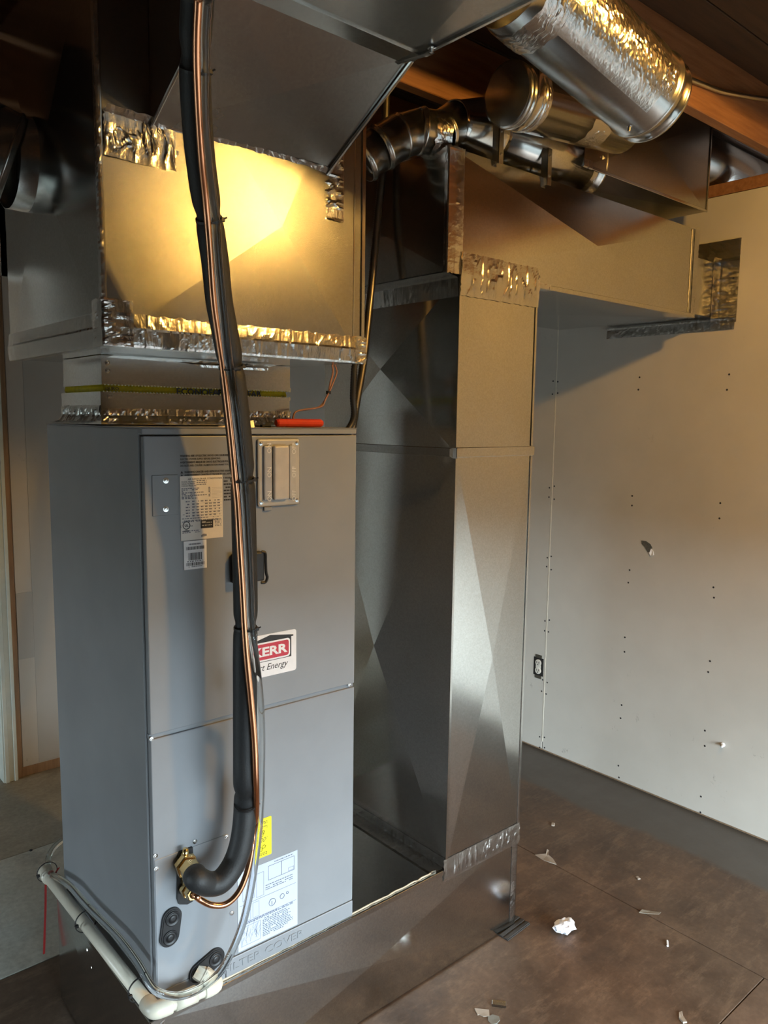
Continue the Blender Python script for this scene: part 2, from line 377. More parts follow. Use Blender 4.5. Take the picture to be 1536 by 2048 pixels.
# ---- left wall with a window, front wall with a wide doorway (both behind or beside the camera)
def wall_holed(name, axis, c0, c1, a0, a1, ha0, ha1, hz0, hz1):
    bm = B()
    def bx(p0, p1, z0, z1):
        if p1-p0 < .01 or z1-z0 < .01: return
        if axis == 'x': box(bm, c0, c1, p0, p1, z0, z1)
        else: box(bm, p0, p1, c0, c1, z0, z1)
    bx(a0, ha0, 0, JZ); bx(ha1, a1, 0, JZ); bx(ha0, ha1, 0, hz0); bx(ha0, ha1, hz1, JZ)
    o = obj(name, bm, CONC); return props(o, kind='structure')
props(obj('wall_beyond', box(B(), WX+.95, WX+1.0, YF, YB+1.6, 0, CZ+.06), PLANKM), kind='structure')  # unseen wall, added to stop sky light leaking over the drywall
for nm, ya in (('trim_5', YF-.06), ('trim_6', YB+1.55)): props(obj(nm, box(B(), XL, WX+1.0, ya, ya+.05, JZ, CZ+.06), PLANKM), kind='structure')  # unseen rim boards, added to shut sky light out at the joist ends
props(obj('trim_7', box(B(), XL-.05, XL, YF, YB+1.6, JZ, CZ+.06), PLANKM), kind='structure')  # unseen board on the left, added against the same sky leak
props(obj('wall_end', box(B(), WX+.1, WX+.95, YB, YB+.1, 0, JZ), PLANKM), kind='structure')
wall_holed('wall_left', 'x', XL-.1, XL, YF, YB+1.4, 0.3, 1.7, 0.3, 1.2)
wall_holed('wall_front', 'y', YF-.1, YF, XL, WX+.1, -0.5, 2.0, 0.0, 1.15)
props(obj('ground', box(B(), -40, 40, -45, YF-.1, -.25, -.08), plain('outside_ground', (.024, .024, .021), .9, 0, .3, 3)), kind='structure')
props(obj('ground_side', box(B(), -45, XL-.1, YF-.1, 40, -.25, -.08), plain('outside_ground_side', (.03, .034, .026), .9, 0, .3, 3)), kind='structure')
def portal(loc, rot, sx, sy):
    l = bpy.data.lights.new('daylight_portal', 'AREA'); l.shape = 'RECTANGLE'; l.size = sx; l.size_y = sy; l.cycles.is_portal = True
    o = bpy.data.objects.new('daylight_portal', l); COL.objects.link(o); o.location = loc; o.rotation_euler = rot
portal((0.750, YF-.05, 0.575), (math.radians(90), 0, 0), 2.500, 1.150)
portal((XL-.05, 1.000, 0.750), (math.radians(90), 0, math.radians(-90)), 1.400, 0.900)

# ================================================================== DUCTS
def duct_box(t, x0, x1, y0, y1, z0, z1, faces, bulge=.006, mat=GALV, frac=(.5, .5)):
    """sheet-metal panels of a rectangular duct; faces: letters of -x l, +x r, -y f, +y b, +z t, -z d"""
    q = {'f': (('front_panel', ((x0, y0, z0), (x1, y0, z0), (x1, y0, z1), (x0, y0, z1)), (0, -1, 0))),
         'l': (('side_panel', ((x0, y1, z0), (x0, y0, z0), (x0, y0, z1), (x0, y1, z1)), (-1, 0, 0))),
         'r': (('side_panel', ((x1, y0, z0), (x1, y1, z0), (x1, y1, z1), (x1, y0, z1)), (1, 0, 0))),
         'b': (('back_panel', ((x1, y1, z0), (x0, y1, z0), (x0, y1, z1), (x1, y1, z1)), (0, 1, 0))),
         't': (('top_panel', ((x0, y0, z1), (x1, y0, z1), (x1, y1, z1), (x0, y1, z1)), (0, 0, 1))),
         'd': (('bottom_panel', ((x0, y1, z0), (x1, y1, z0), (x1, y0, z0), (x0, y0, z0)), (0, 0, -1)))}
    for c in faces:
        n, p, nn = q[c]; obj(n, cross_panel(B(), p, nn, bulge if not isinstance(bulge, dict) else bulge.get(c, .005), frac=frac), mat, t)

# ---- return base under the air handler
t = thing('return_plenum', 'low galvanised sheet metal box under the grey air handler', 'duct base', (BX0, BY0, 0))
duct_box(t, BX0, BX1, BY0, BY1, .006, ZB, 'flrbtd', {'f': .012, 'l': .008, 't': .0, 'd': 0, 'b': 0, 'r': .004})
bm = B(); box(bm, BX0-.001, BX1+.001, BY0-.0035, BY0-.0002, ZB-.012, ZB+.003, .001); obj('front_seam', bm, GALV_S, t)
bm = B(); box(bm, BX0-.0035, BX0-.0002, BY0, BY1, ZB-.012, ZB+.003, .001); obj('side_seam', bm, GALV_S, t)
bm = B()
tube(bm, [V((BX0+.02+(RX0-BX0-.05)*i/60, BY0+.012+.003*noise.noise(V((i*.5, 0, 0))), ZB+.002+.003*noise.noise(V((i*.7, 3, 0))))) for i in range(61)], lambda i: .0024+.0012*noise.noise(V((i*.9, 9, 1))), 6)
obj('seam_sealant', bm, plain('cream_sealant', (.62, .57, .46), .5), t)
tape('foil_tape', t, (BX1-.002, BY0-.001, .02), (BX1-.002, BY0-.001, ZB-.02), [(-.026, 0, 0), (.002, 0, 0), (.003, .03, 0)], [(0, -1, 0), (1, -1, 0), (1, 0, 0)], .0025, 30, 8, seed=3)
tape('foil_tape', t, (BX0+.001, BY0-.001, ZB-.05), (BX0+.001, BY0-.001, ZB+.002), [(-.001, .03, 0), (-.001, 0, 0), (.03, -.001, 0)], [(-1, 0, 0), (-1, -1, 0), (0, -1, 0)], .004, 12, 8, seed=5)
bm = B()
for z in (.10, .17, .21, .24): lathe(bm, (BX0-.001, .12+z, z+.04), (BX0-2, .12+z, z+.04), [(0, .004), (.003, .0035), (.0035, .001)], 8)
obj('rivets', bm, STEEL, t)['kind'] = 'stuff'
# ---- ribbed rubber pad under its right corner
bm = B(); pd = on(2, 0, 1030, 1855)
M = Matrix.Translation((BX1-.005, BY0+.012, 0)) @ Matrix.Rotation(math.radians(4), 4, 'Z')
box(bm, -.075, .045, -.045, .05, 0, .003, 0, M)
for i in range(5): box(bm, -.075, .045, -.043+i*.019, -.043+i*.019+.012, .003, .0058, .001, M)
solo('rubber_pad', bm, plain('dark_rubber', (.035, .032, .03), .7), 'ribbed dark pad under the right corner of the metal base', 'pad')

# ---- return riser
t = thing('return_riser', 'tall upright galvanised duct standing beside the grey air handler', 'duct', (RX0, BY0, ZB))
Z2 = ZBAND
duct_box(t, RX0, BX1, BY0, BY1, ZB+.002, Z2, 'flrb', {'f': .014, 'l': .030, 'r': .006, 'b': 0})
duct_box(t, RX0, BX1, BY0, BY1, Z2, RZT, 'flrb', {'f': .005, 'l': .018, 'r': .006, 'b': 0})
bm = B(); box(bm, RX0-.003, BX1+.008, BY0-.0065, BY0-.0005, Z2-.013, Z2+.014, .0012); obj('drive_cleat', bm, GALV_S, t)
bm = B(); box(bm, RX0-.0045, RX0-.0005, BY0, BY1, Z2-.012, Z2+.012, .001); obj('slip_joint', bm, GALV_D, t)
bm = B(); hexa(bm, [(RX0-.012, BY0+.0, Z2-.014), (RX0-.001, BY0-.006, Z2-.016), (RX0-.001, BY0-.006, Z2+.012), (RX0-.012, BY0, Z2+.014),
                    (RX0-.008, BY0+.016, Z2-.010), (RX0+.004, BY0+.004, Z2-.012), (RX0+.004, BY0+.004, Z2+.010), (RX0-.008, BY0+.016, Z2+.01)]); obj('folded_tab', bm, GALV_S, t)
for z0, z1 in ((ZB+.01, Z2-.015), (Z2+.015, RZT-.02)):                     # corner lock seams
    bm = B(); box(bm, RX0-.0035, RX0+.006, BY0-.003, BY0-.0002, z0, z1, .001); obj('corner_seam', bm, GALV_S, t)
    bm = B(); box(bm, BX1-.006, BX1+.0035, BY0-.003, BY0-.0002, z0, z1, .001); obj('corner_seam', bm, GALV_S, t)
tape('foil_tape', t, (RX0-.012, BY0-.0005, ZB), (BX1+.004, BY0-.0005, ZB), [(0, -.004, -.032), (0, -.004, 0), (0, -.001, .034)], [(0, -1, 0)]*3, .004, 60, 10, seed=11)
tape('foil_tape', t, (RX0-.0005, BY1-.06, ZB+.002), (RX0-.0005, BY0+.004, ZB+.002), [(-.05, 0, .001), (-.002, 0, .002), (-.001, 0, .032)], [(0, 0, 1), (-1, 0, 1), (-1, 0, 0)], .005, 60, 10, seed=12)
tape('foil_tape', t, (RX0-.002, BY0-.002, RZT+.006), (BX1+.004, BY0-.002, RZT+.006), [(0, -.001, -.058), (0, -.004, 0), (0, -.002, .055)], [(0, -1, 0)]*3, .0075, 70, 16, seed=14, fine=.6)
tape('foil_tape', t, (RX0-.002, BY1, RZT), (RX0-.002, BY0, RZT), [(-.001, 0, -.055), (-.006, 0, -.005), (-.05, 0, .004)], [(-1, 0, 0), (-1, 0, .6), (0, 0, -1)], .004, 50, 10, seed=15, fine=.5)

# ---- return branch: big horizontal box at the head of the riser
t = thing('return_branch', 'large horizontal galvanised duct from the riser head to the drywall', 'duct', (HX0, BY0, HZ0))
duct_box(t, HX0, HX1, BY0, BY1, HZ0, HZ1, 'flrbt', {'f': .016, 'l': .006, 'r': .003, 't': .004, 'b': 0})
obj('bottom_panel', cross_panel(B(), ((BX1+.002, BY1, HZ0), (HX1, BY1, HZ0), (HX1, BY0, HZ0), (BX1+.002, BY0, HZ0)), (0, 0, -1), .008), GALV, t)
obj('bottom_panel', cross_panel(B(), ((HX0, BY1, HZ0), (RX0-.001, BY1, HZ0), (RX0-.001, BY0, HZ0), (HX0, BY0, HZ0)), (0, 0, -1), .001), GALV, t)
bm = B(); box(bm, BX1+.01, HX1-.02, BY0-.005, BY0-.0004, HZ0-.002, HZ0+.012, .001); obj('bottom_seam', bm, GALV_S, t)
bm = B(); box(bm, HX1-.052, HX1-.046, BY0-.004, BY0-.0004, HZ0+.014, HZ1-.004, .001); obj('end_seam', bm, GALV_D, t)
tape('foil_tape', t, (HX0, BY0-.0005, HZ0-.005), (HX0, BY0-.0005, HZ1+.002), [(-.002, .012, 0), (-.0015, -.001, 0), (.026, -.003, 0), (.028, -.003, 0), (.056, -.001, 0)], [(-1, 0, 0), (-1, -1, 0), (0, -1, 0), (0, -1, 0), (0, -1, 0)], .0016, 60, 14, seed=17, fine=.5)
tape('foil_tape', t, (HX1, BY0-.0005, HZ0-.002), (HX1, BY0-.0005, HZ1+.004), [(-.03, -.001, 0), (.001, -.001, 0), (.003, .03, 0)], [(0, -1, 0), (1, -1, 0), (1, 0, 0)], .004, 50, 10, seed=18)
tape('foil_tape', t, (BX1-.012, BY0-.001, HZ0), (BX1+.06, BY0-.001, HZ0), [(0, .02, -.002), (0, -.003, -.002), (0, -.004, .014)], [(0, 0, -1), (0, -1, -1), (0, -1, 0)], .005, 20, 8, seed=19)
# ---- stub that enters the wall
SZ0, SZ1 = 2.034, 2.239
t = thing('wall_stub', 'short duct stub foil-taped into the right drywall', 'duct', (HX1, BY0+.02, SZ0))
duct_box(t, HX1+.004, WX-.001, BY0+.02, .45, SZ0, SZ1, 'ftd', .002, GALV_S)
fy0 = on(0, WX, 1476, 600).y; fz0 = on(0, WX, 1465, 658).z; fz1 = on(0, WX, 1480, 476).z
tape('foil_tape', t, (WX-.002, BY0+.02, SZ0-.02), (WX-.002, BY0+.02, SZ1+.02), [(-.06, -.001, 0), (-.001, -.002, 0), (-.001, fy0-BY0-.02, 0)], [(0, -1, 0), (-1, -1, 0), (-1, 0, 0)], .006, 50, 14, seed=21)
tape('foil_tape', t, (WX-.002, fy0, SZ1+.004), (WX-.002, .3, SZ1+.004), [(-.05, 0, -.002), (-.001, 0, 0), (-.001, 0, fz1-SZ1-.004)], [(0, 0, 1), (-1, 0, 1), (-1, 0, 0)], .006, 30, 12, seed=22)
tape('foil_tape', t, (WX-.002, fy0+.005, SZ0-.002), (WX-.002, on(0, WX, 1215, 660).y, SZ0-.002), [(-.05, 0, -.001), (-.001, 0, -.001), (-.001, 0, fz0-SZ0)], [(0, 0, -1), (-1, 0, -1), (-1, 0, 0)], .005, 60, 12, seed=23)

# ---- supply plenum
t = thing('supply_plenum', 'large square galvanised plenum hanging above the grey air handler', 'duct', (PX0, 0, PZ0))
duct_box(t, PX0, PX1, 0, PY1, PZ0, PZ1, 'lrbd', {'l': .014, 'd': .003, 'r': .004, 'b': 0})
SLZ = 2.186
obj('front_panel', cross_panel(B(), ((PX0, 0, PZ0), (PX1, 0, PZ0), (PX1, 0, PZ1), (PX0, 0, PZ1)), (0, -1, 0), .016, frac=(.62, .36)), galv('galvanised_grained', .36, .20, .29, .35), t)
bm = B(); box(bm, PX0-.004, PX0+.005, -.004, -.0002, PZ0, PZ1, .001); obj('corner_seam', bm, GALV_S, t)
bm = B(); box(bm, PX1-.007, PX1+.004, -.004, -.0002, PZ0, PZ1, .001); obj('corner_seam', bm, GALV_S, t)
bm = B(); box(bm, PX1-.032, PX1-.027, -.003, -.0002, PZ0+.05, PZ1, .001); obj('standing_seam', bm, GALV_S, t)
tape('foil_tape', t, (PX0-.003, -.001, PZ0+.03), (PX0-.003, -.001, PZ1), [(-.002, .010, 0), (-.002, -.002, 0), (.004, -.003, 0)], [(-1, 0, 0), (-1, -1, 0), (0, -1, 0)], .003, 140, 6, seed=31, fine=1.6)
tape('foil_tape', t, (PX0-.004, -.0005, PZ0), (PX1+.003, -.0005, PZ0), [(0, .02, -.002), (0, -.003, -.002), (0, -.006, .030), (0, -.004, .033), (0, -.0015, .062)], [(0, 0, -1), (0, -1, -1), (0, -1, 0), (0, -1, 0), (0, -1, 0)], .0028, 130, 16, seed=32, fine=.8)
tape('foil_tape', t, (PX0-.0005, PY1, PZ0), (PX0-.0005, -.004, PZ0), [(.02, 0, -.002), (-.003, 0, -.002), (-.006, 0, .030), (-.004, 0, .033), (-.0015, 0, .062)], [(0, 0, -1), (-1, 0, -1), (-1, 0, 0), (-1, 0, 0), (-1, 0, 0)], .0028, 90, 16, seed=33, fine=.8)
tape('foil_tape', t, (PX0-.006, -.006, PZ0-.003), (PX0-.006, -.006, PZ0+.085), [(.0, .05, 0), (-.001, -.002, 0), (.06, .0, 0)], [(-1, 0, 0), (-1, -1, 0), (0, -1, 0)], .009, 26, 16, seed=34)
tape('foil_tape', t, (PX1+.004, -.005, PZ0-.003), (PX1+.004, -.005, PZ0+.06), [(-.03, -.001, 0), (.001, -.002, 0), (.002, .03, 0)], [(0, -1, 0), (1, -1, 0), (1, 0, 0)], .006, 16, 12, seed=35)
TX0, TX1, TY = .032, .453, -.288; TZ = 2.341                                 # supply trunk above
tape('foil_tape', t, (PX0+.008, -.003, SLZ), (TX1+.01, -.003, SLZ-.006), [(0, -.016, .012), (0, -.001, 0), (0, -.0015, -.026), (0, -.0015, -.054)], [(0, -1, -.5), (0, -1, -.3), (0, -1, 0), (0, -1, 0)], .0085, 120, 18, seed=36, fine=.75)
tape('foil_tape', t, (PX0+.006, -.003, SLZ-.07), (PX0+.15, -.003, SLZ-.075), [(0, -.001, -.005), (0, -.002, .03), (0, -.003, .078)], [(0, -1, 0)]*3, .007, 60, 18, seed=40, fine=.55)
tape('foil_tape', t, (TX1-.012, -.006, SLZ-.105), (TX1-.012, -.006, SLZ+.05), [(0, 0, 0), (.035, 0, 0), (.062, .001, 0)], [(0, -1, 0)]*3, .008, 40, 14, seed=37, fine=.8)

# ---- supply trunk: sloping throat then a flat run overhead towards the viewer
t = thing('supply_duct', 'overhead galvanised trunk with sloping throat rising from the plenum front', 'duct', (TX0, 0, SLZ))
n = V((0, SLZ-TZ, TY)).normalized(); n = V((0, -abs(TZ-SLZ), -abs(TY))).normalized()
YT = YF+.06; TTOP = JZ-.004
obj('sloped_panel', cross_panel(B(), ((TX0, -.006, SLZ), (TX1, -.006, SLZ), (TX1, TY, TZ), (TX0, TY, TZ)), n, .004), GALV_D, t)
obj('bottom_panel', cross_panel(B(), ((TX0, TY, TZ), (TX1, TY, TZ), (TX1, TY-1.15, TZ), (TX0, TY-1.15, TZ)), (0, 0, -1), .010), GALV_D, t)
obj('bottom_panel', cross_panel(B(), ((TX0, TY-1.15, TZ), (TX1, TY-1.15, TZ), (TX1, YT, TZ), (TX0, YT, TZ)), (0, 0, -1), .010), GALV_D, t)
for x, sx in ((TX0, -1), (TX1, 1)):
    obj('side_panel', prism(B(), [(x, -.006, SLZ), (x, TY, TZ), (x, YT, TZ), (x, YT, TTOP), (x, -.006, TTOP)], (-sx*.0012, 0, 0)), GALV_D, t)
obj('end_cap', box(B(), TX0, TX1, YT-.001, YT, TZ, TTOP), GALV_D, t)
bm = B(); hexa(bm, [(TX0, TY+.012, TZ-.010), (TX1+.004, TY+.012, TZ-.010), (TX1+.004, TY+.012, TZ-.004), (TX0, TY+.012, TZ-.004), (TX0, TY-.024, TZ-.004), (TX1+.004, TY-.024, TZ-.004), (TX1+.004, TY-.024, TZ-.0005), (TX0, TY-.024, TZ-.0005)]); obj('cross_seam', bm, GALV_S, t)
bm = B(); box(bm, TX1-.002, TX1+.006, YT, TY-.02, TZ-.006, TZ+.012, .001); obj('edge_seam', bm, GALV_S, t)
e0, e1 = V((TX1+.001, -.008, SLZ-.004)), V((TX1+.001, TY, TZ-.006)); bm = B(); tube(bm, [e0, e1], .0045, 8); obj('edge_seam', bm, GALV_S, t)
e0, e1 = V((TX0-.001, -.008, SLZ-.004)), V((TX0-.001, TY, TZ-.006)); bm = B(); tube(bm, [e0, e1], .0035, 8); obj('edge_seam', bm, GALV_S, t)
bm = B(); screw(bm, (TX1-.004, TY-.06, TZ-.004), (0, 0, -1), .005, .008); obj('screw', bm, STEEL, t)
tape('foil_tape', t, (TX1-.02, TY+.03, TZ-.008), (TX1+.008, TY-.05, TZ-.006), [(-.012, 0, -.002), (0, 0, -.002), (.008, 0, .004)], [(0, 0, -1), (.5, 0, -1), (1, 0, 0)], .003, 20, 8, seed=39)

# ---- flexible connector between plenum and air handler
CY0 = .25; CX0, CX1 = on(1, CY0, 204, 780).x, on(1, CY0, 580, 780).x; CY1 = .50
cz = lambda x, y_: on(1, CY0, x, y_).z
Z5, Z4, Z3, Z1_ = PZ0-.002, cz(205, 769), cz(205, 783), ZB+H
t = thing('flexible_connector', 'sheet metal and yellow fabric collar between plenum and air handler', 'duct connector', (CX0, CY0, Z1_))
def band(name, x0, x1, y0, y1, z0, z1, mat, out=0., th=.0012):
    bm = B()
    for a in ((x0, x1, y0, y0+th), (x0, x1, y1-th, y1), (x0, x0+th, y0+th, y1-th), (x1-th, x1, y0+th, y1-th)): box(bm, a[0], a[1], a[2], a[3], z0, z1)
    return obj(name, bm, mat, t)
band('upper_collar', CX0, CX1, CY0, CY1, Z4, Z5, GALV_S)
band('upper_hem', CX0-.001, CX1+.001, CY0-.0025, CY1+.001, Z4, Z4+.010, GALV_S)
band('lower_collar', CX0-.006, CX1-.006, CY0-.006, CY1, Z1_+.004, Z3, GALV_S)
band('lower_hem', CX0-.007, CX1-.005, CY0-.009, CY1+.001, Z3-.008, Z3, GALV_S)
bm = B(); rows = []
per = [(CX0+.004, CY0+.006), (CX1-.012, CY0+.006), (CX1-.012, CY1-.006), (CX0+.004, CY1-.006)]
for j in range(7):
    z = Z3-.004+(Z4-Z3+.008)*j/6; row = []
    for s in range(4):
        a, b = V((*per[s], 0)), V((*per[(s+1) % 4], 0))
        nn = (b-a).cross(V((0, 0, 1))).normalized()
        for i in range(24):
            p = a.lerp(b, i/24)-nn*(-.004*math.sin(math.pi*j/6)+.003*noise.noise(V((i*.35+s*5, j*.8, 2)))) ; p.z = z; row.append(bm.verts.new(p))
    rows.append(row)
for j in range(6):
    for i in range(96): bm.faces.new((rows[j][i], rows[j][(i+1) % 96], rows[j+1][(i+1) % 96], rows[j+1][i]))
bmesh.ops.solidify(bm, geom=list(bm.faces), thickness=.0008)
fab = obj('fabric', bm, YFAB, t, smooth=True)
Mf = lambda x, z, y_=CY0: Matrix.Translation(V((x, y_, z))-V(t.location)) @ Matrix.Rotation(math.radians(90), 4, 'X')
text('printed_lettering', 'ECONOFAB', .0205, Mf(on(1, CY0, 352, 775).x, Z3-.0005, CY0-.001), INK, fab, bold=.0006, sx=1.15)
text('printed_lettering', 'DURO', .010, Mf(on(1, CY0, 210, 775).x, Z3+.004, CY0-.001), INK, fab, sx=1.1)
text('printed_lettering', 'ECONOFAB', .0205, Mf(on(1, CY0, 434, 775).x, Z3-.0005, CY0-.001), INK, fab, bold=.0006, sx=1.15)
bm = B()
for i in range(64):
    x = CX0+.004+(CX1-CX0-.008)*i/63
    box(bm, x, x+.0035, CY0-.0035, CY0-.0026, Z4-.0015, Z4+.0015); box(bm, x-.006, x-.0025, CY0-.0105, CY0-.009, Z3-.0012, Z3+.0016)
obj('crimp_teeth', bm, plain('crimp_edge', (.62, .58, .36), .4, .6), t)['kind'] = 'stuff'
for z, yy in ((cz(205, 725), CY0), (cz(205, 741), CY0), (cz(205, 792), CY0-.006)):
    obj('rivet', lathe(B(), (CX0+.014, yy, z), (CX0+.014, yy-1, z), [(0, .006), (.002, .0055), (.004, .002)], 12), STEEL, t)
tape('foil_tape', t, (CX0-.006, CY0-.006, Z1_+.002), (CX1-.004, CY0-.006, Z1_+.002), [(0, -.05, .002), (0, -.012, .006), (0, -.001, .022), (0, -.0005, .038)], [(0, 0, 1), (0, -1, 1), (0, -1, 0), (0, -1, 0)], .011, 110, 14, seed=41, fine=1.1)
tape('foil_tape', t, (CX0-.006, CY1, Z1_+.002), (CX0-.006, CY0-.006, Z1_+.002), [(-.03, 0, .002), (-.012, 0, .006), (-.001, 0, .022), (-.0005, 0, .045)], [(0, 0, 1), (-1, 0, 1), (-1, 0, 0), (-1, 0, 0)], .011, 60, 14, seed=42, fine=1.1)
tape('foil_tape', t, (PX0+.10, CY0+.02, PZ0-.003), (PX1-.12, CY0-.01, PZ0-.003), [(0, -.06, 0), (0, -.03, -.001), (0, -.004, -.004), (0, -.002, -.014)], [(0, 0, -1), (0, 0, -1), (0, -1, -1), (0, -1, 0)], .004, 90, 10, seed=43)

# ================================================================== ROUND PIPES
def round_run(name, label, A, Bp, r, beads=(), mat=GALV_P, group=None, seam=True):
    t = thing(name, label, 'pipe', A, 0, group); obj('pipe', pipe_shell(B(), A, Bp, r, beads=beads), mat, t, smooth=True); return t
# big take-off hanging from the trunk side
a, b = at(1154, 66, 1.50), at(1295, 193, 1.654); d = (b-a).normalized(); r = .0885
A = a - d*((a.x-(TX1+.040))/d.x); L = (b-A).length
t = thing('takeoff_pipe', 'large shiny round pipe stub leaving the trunk, open at its lower right end', 'pipe', A)
bm = B(); pipe_shell(bm, A, b, r, beads=(L-.012,)); obj('pipe', bm, GALV_P, t, smooth=True)
bm = B(); pipe_shell(bm, b-d*.004, b+d*.030, r-.004, beads=(.026,)); obj('crimped_collar', bm, GALV_S, t, smooth=True)
def wrap(name, parent, A, ax, r, s0, s1, q0, q1, amp, seed, nu=70, nv=40, ref=None):
    """wrinkled foil wrapped round part of a pipe"""
    ax = ax.normalized(); e1 = (ref - ax*ref.dot(ax)).normalized(); e2 = ax.cross(e1); bm = B(); g = []
    for i in range(nu+1):
        row = []
        for j in range(nv+1):
            s = s0+(s1-s0)*i/nu; q = q0+(q1-q0)*j/nv
            w = max(0, 1-abs(noise.noise(V((s*95+seed, q*9, seed))))*2.4)**2; w2 = noise.noise(V((s*22, q*9+seed, 1)))
            ed = min(1, 4*min(i, nu-i, j, nv-j)/nv)
            row.append(bm.verts.new(A+ax*(s+.006*noise.noise(V((q*5, seed, i*.05))))+(e1*math.cos(q)+e2*math.sin(q))*(r+.001+amp*.3*ed*(.9*w**2+.25*max(0, w2)))))
        g.append(row)
    for i in range(nu):
        for j in range(nv): bm.faces.new((g[i][j], g[i+1][j], g[i+1][j+1], g[i][j+1]))
    bmesh.ops.solidify(bm, geom=list(bm.faces), thickness=.0004)
    return obj(name, bm, FOIL, parent)
view = (CAM-(A+b)/2)
wrap('foil_wrap', t, A, d, r, (A-a).length-.10, L-.055, -1.9, .25, .0045, 3, ref=view)
wrap('foil_patch', t, A, d, r, L-.075, L-.025, -1.0, -.2, .007, 8, 24, 20, ref=view)
wrap('foil_joint', t, A, d, r+.002, (A-a).length-.16, (A-a).length-.10, -2.2, 2.0, .008, 5, 24, 60, ref=view)
bm = B(); e1 = (view-d*view.dot(d)).normalized(); e2 = d.cross(e1); q = .75; nn = e1*math.cos(q)+e2*math.sin(q)
screw(bm, A+d*(L-.045)+nn*r, nn, .0035, .012); obj('screw', bm, STEEL, t)
# second pipe, dark, behind it
a2, b2 = on(1, -.135, 1020, 190), on(1, -.135, 1222, 246)
t = thing('branch_pipe', 'dark round pipe passing behind the shiny take-off pipe', 'pipe', a2)
d2 = (b2-a2).normalized()
obj('pipe', pipe_shell(B(), a2, b2+d2*.05, .076, beads=(.01, .055)), GALV_S, t, smooth=True)
obj('end_cap', lathe(B(), a2-d2*.012, b2, [(0, .070), (.004, .078), (.016, .078), (.016, .01), (.004, .01)], 40), GALV_D, t, smooth=True)
view = CAM-a2
wrap('foil_patch', t, a2, d2, .076, .045, .075, -.9, 1.2, .006, 12, 16, 30, ref=view)
wrap('foil_patch', t, a2, d2, .076, .27, .36, .0, 1.4, .006, 14, 20, 30, ref=view)
# pipe run in the joist bay: elbow, reducer, barrel, boot box, then out over the wall
YP = -.01
xb0, xb1 = on(1, .03, 1002, 300).x, on(1, .03, 1183, 330).x
YC = .08; zc = on(1, YC, 1090, 306).z; r3 = .095
t = thing('barrel_pipe', 'fat round pipe with orange reflections running into the box by the joists', 'pipe', (xb0, YC, zc-r3))
obj('pipe', pipe_shell(B(), (xb0, YC, zc), (xb1+.02, YC, zc), r3), GALV_S, t, smooth=True)
obj('end_ring', pipe_shell(B(), (xb1-.012, YC, zc), (xb1+.028, YC, zc), r3+.003, beads=(.03,)), GALV_P, t, smooth=True)
wrap('foil_patch', t, V((xb1, YC, zc)), V((1, 0, 0)), r3+.001, -.035, .012, -1.4, 1.3, .006, 15, 16, 40, ref=V((-.5, -1, -.6)))
obj('reducer', lathe(B(), (xb0-.15, YC, zc-.015), (xb0, YC, zc-.005), [(0, .062), (.02, .064), (.13, r3-.002), (.15, r3-.001), (.15, r3-.006), (.02, .058), (0, .058)], 40, True), GALV_S, t, smooth=True)
for px, py0, py1 in ((1000, 245, 312), (1097, 296, 356)):
    p0, p1 = on(1, YC-r3-.012, px, py0), on(1, YC-r3-.012, px, py1); yb = YC-r3-.012; bm = B()
    box(bm, p0.x-.003, p0.x+.016, yb-.0015, yb, p1.z-.02, min(p0.z, JZ+.02)); box(bm, p0.x-.003, p0.x-.0015, yb-.0015, yb+.022, p1.z-.02, min(p0.z, JZ+.02))
    screw(bm, (p0.x+.007, yb-.0015, p0.z-.02), (0, -1, 0), .003); screw(bm, (p0.x+.007, yb-.0015, p1.z+.006), (0, -1, 0), .003)
    o = solo('hanger_bracket', bm, GALV_D, 'thin punched metal strap left of the fat barrel pipe' if px < 1050 else 'short punched metal strap in front of the fat barrel pipe', 'bracket', 'pipe hanger straps')
t = thing('pipe_elbow', 'segmented round metal elbow above the dark side of the return duct', 'pipe', (.83, YC, 2.42))
pe = [on(1, .13-.02*i, *p) for i, p in enumerate(((725, 322), (760, 297), (798, 274), (838, 262), (876, 268)))]+[V((xb0-.145, YC, zc-.015))]; rr = .054
for i in range(5):
    e = (pe[i+1]-pe[i]).normalized()*.006
    obj('elbow_gore', pipe_shell(B(), pe[i]-e, pe[i+1]+e, rr+.002*(i % 2), beads=(.012,)), GALV_P, t, smooth=True)
wrap('foil_patch', t, pe[3], pe[4]-pe[3], rr+.002, .03, .075, -1.2, 1.3, .006, 18, 18, 30, ref=V((-.6, -1, -.4)))
# boot box in the joist bay
bx1 = on(1, BY0, 1417, 350).x; bx0 = on(1, BY0, 1168, 335).x; bz0 = on(1, BY0, 1412, 423).z
t = thing('boot_box', 'rectangular galvanised box between the joists near the right wall', 'duct', (bx0, BY0, bz0))
duct_box(t, bx0, bx1, BY0, .175, bz0, CZ-.03, 'flrd', {'f': .010, 'd': .003, 'l': .0, 'r': .002}, GALV_D)
bm = B(); box(bm, bx0, bx1+.003, BY0-.003, BY0-.0004, bz0-.003, bz0+.006, .001); obj('bottom_seam', bm, GALV_S, t)
bm = B(); box(bm, bx1-.003, bx1+.003, BY0-.004, BY0-.0004, bz0, CZ-.04, .001); obj('corner_seam', bm, GALV_S, t)
tape('foil_tape', t, (bx0-.005, BY0-.002, bz0), (bx0+.04, BY0-.002, bz0), [(0, .03, -.003), (0, -.001, -.003), (0, -.001, .02)], [(0, 0, -1), (0, -1, -1), (0, -1, 0)], .007, 14, 8, seed=51)
pr = on(1, .02, 1480, 352)
t = thing('wall_pipe', 'dark round pipe leaving the box over the top of the drywall', 'pipe', (bx1, .03, JZ))
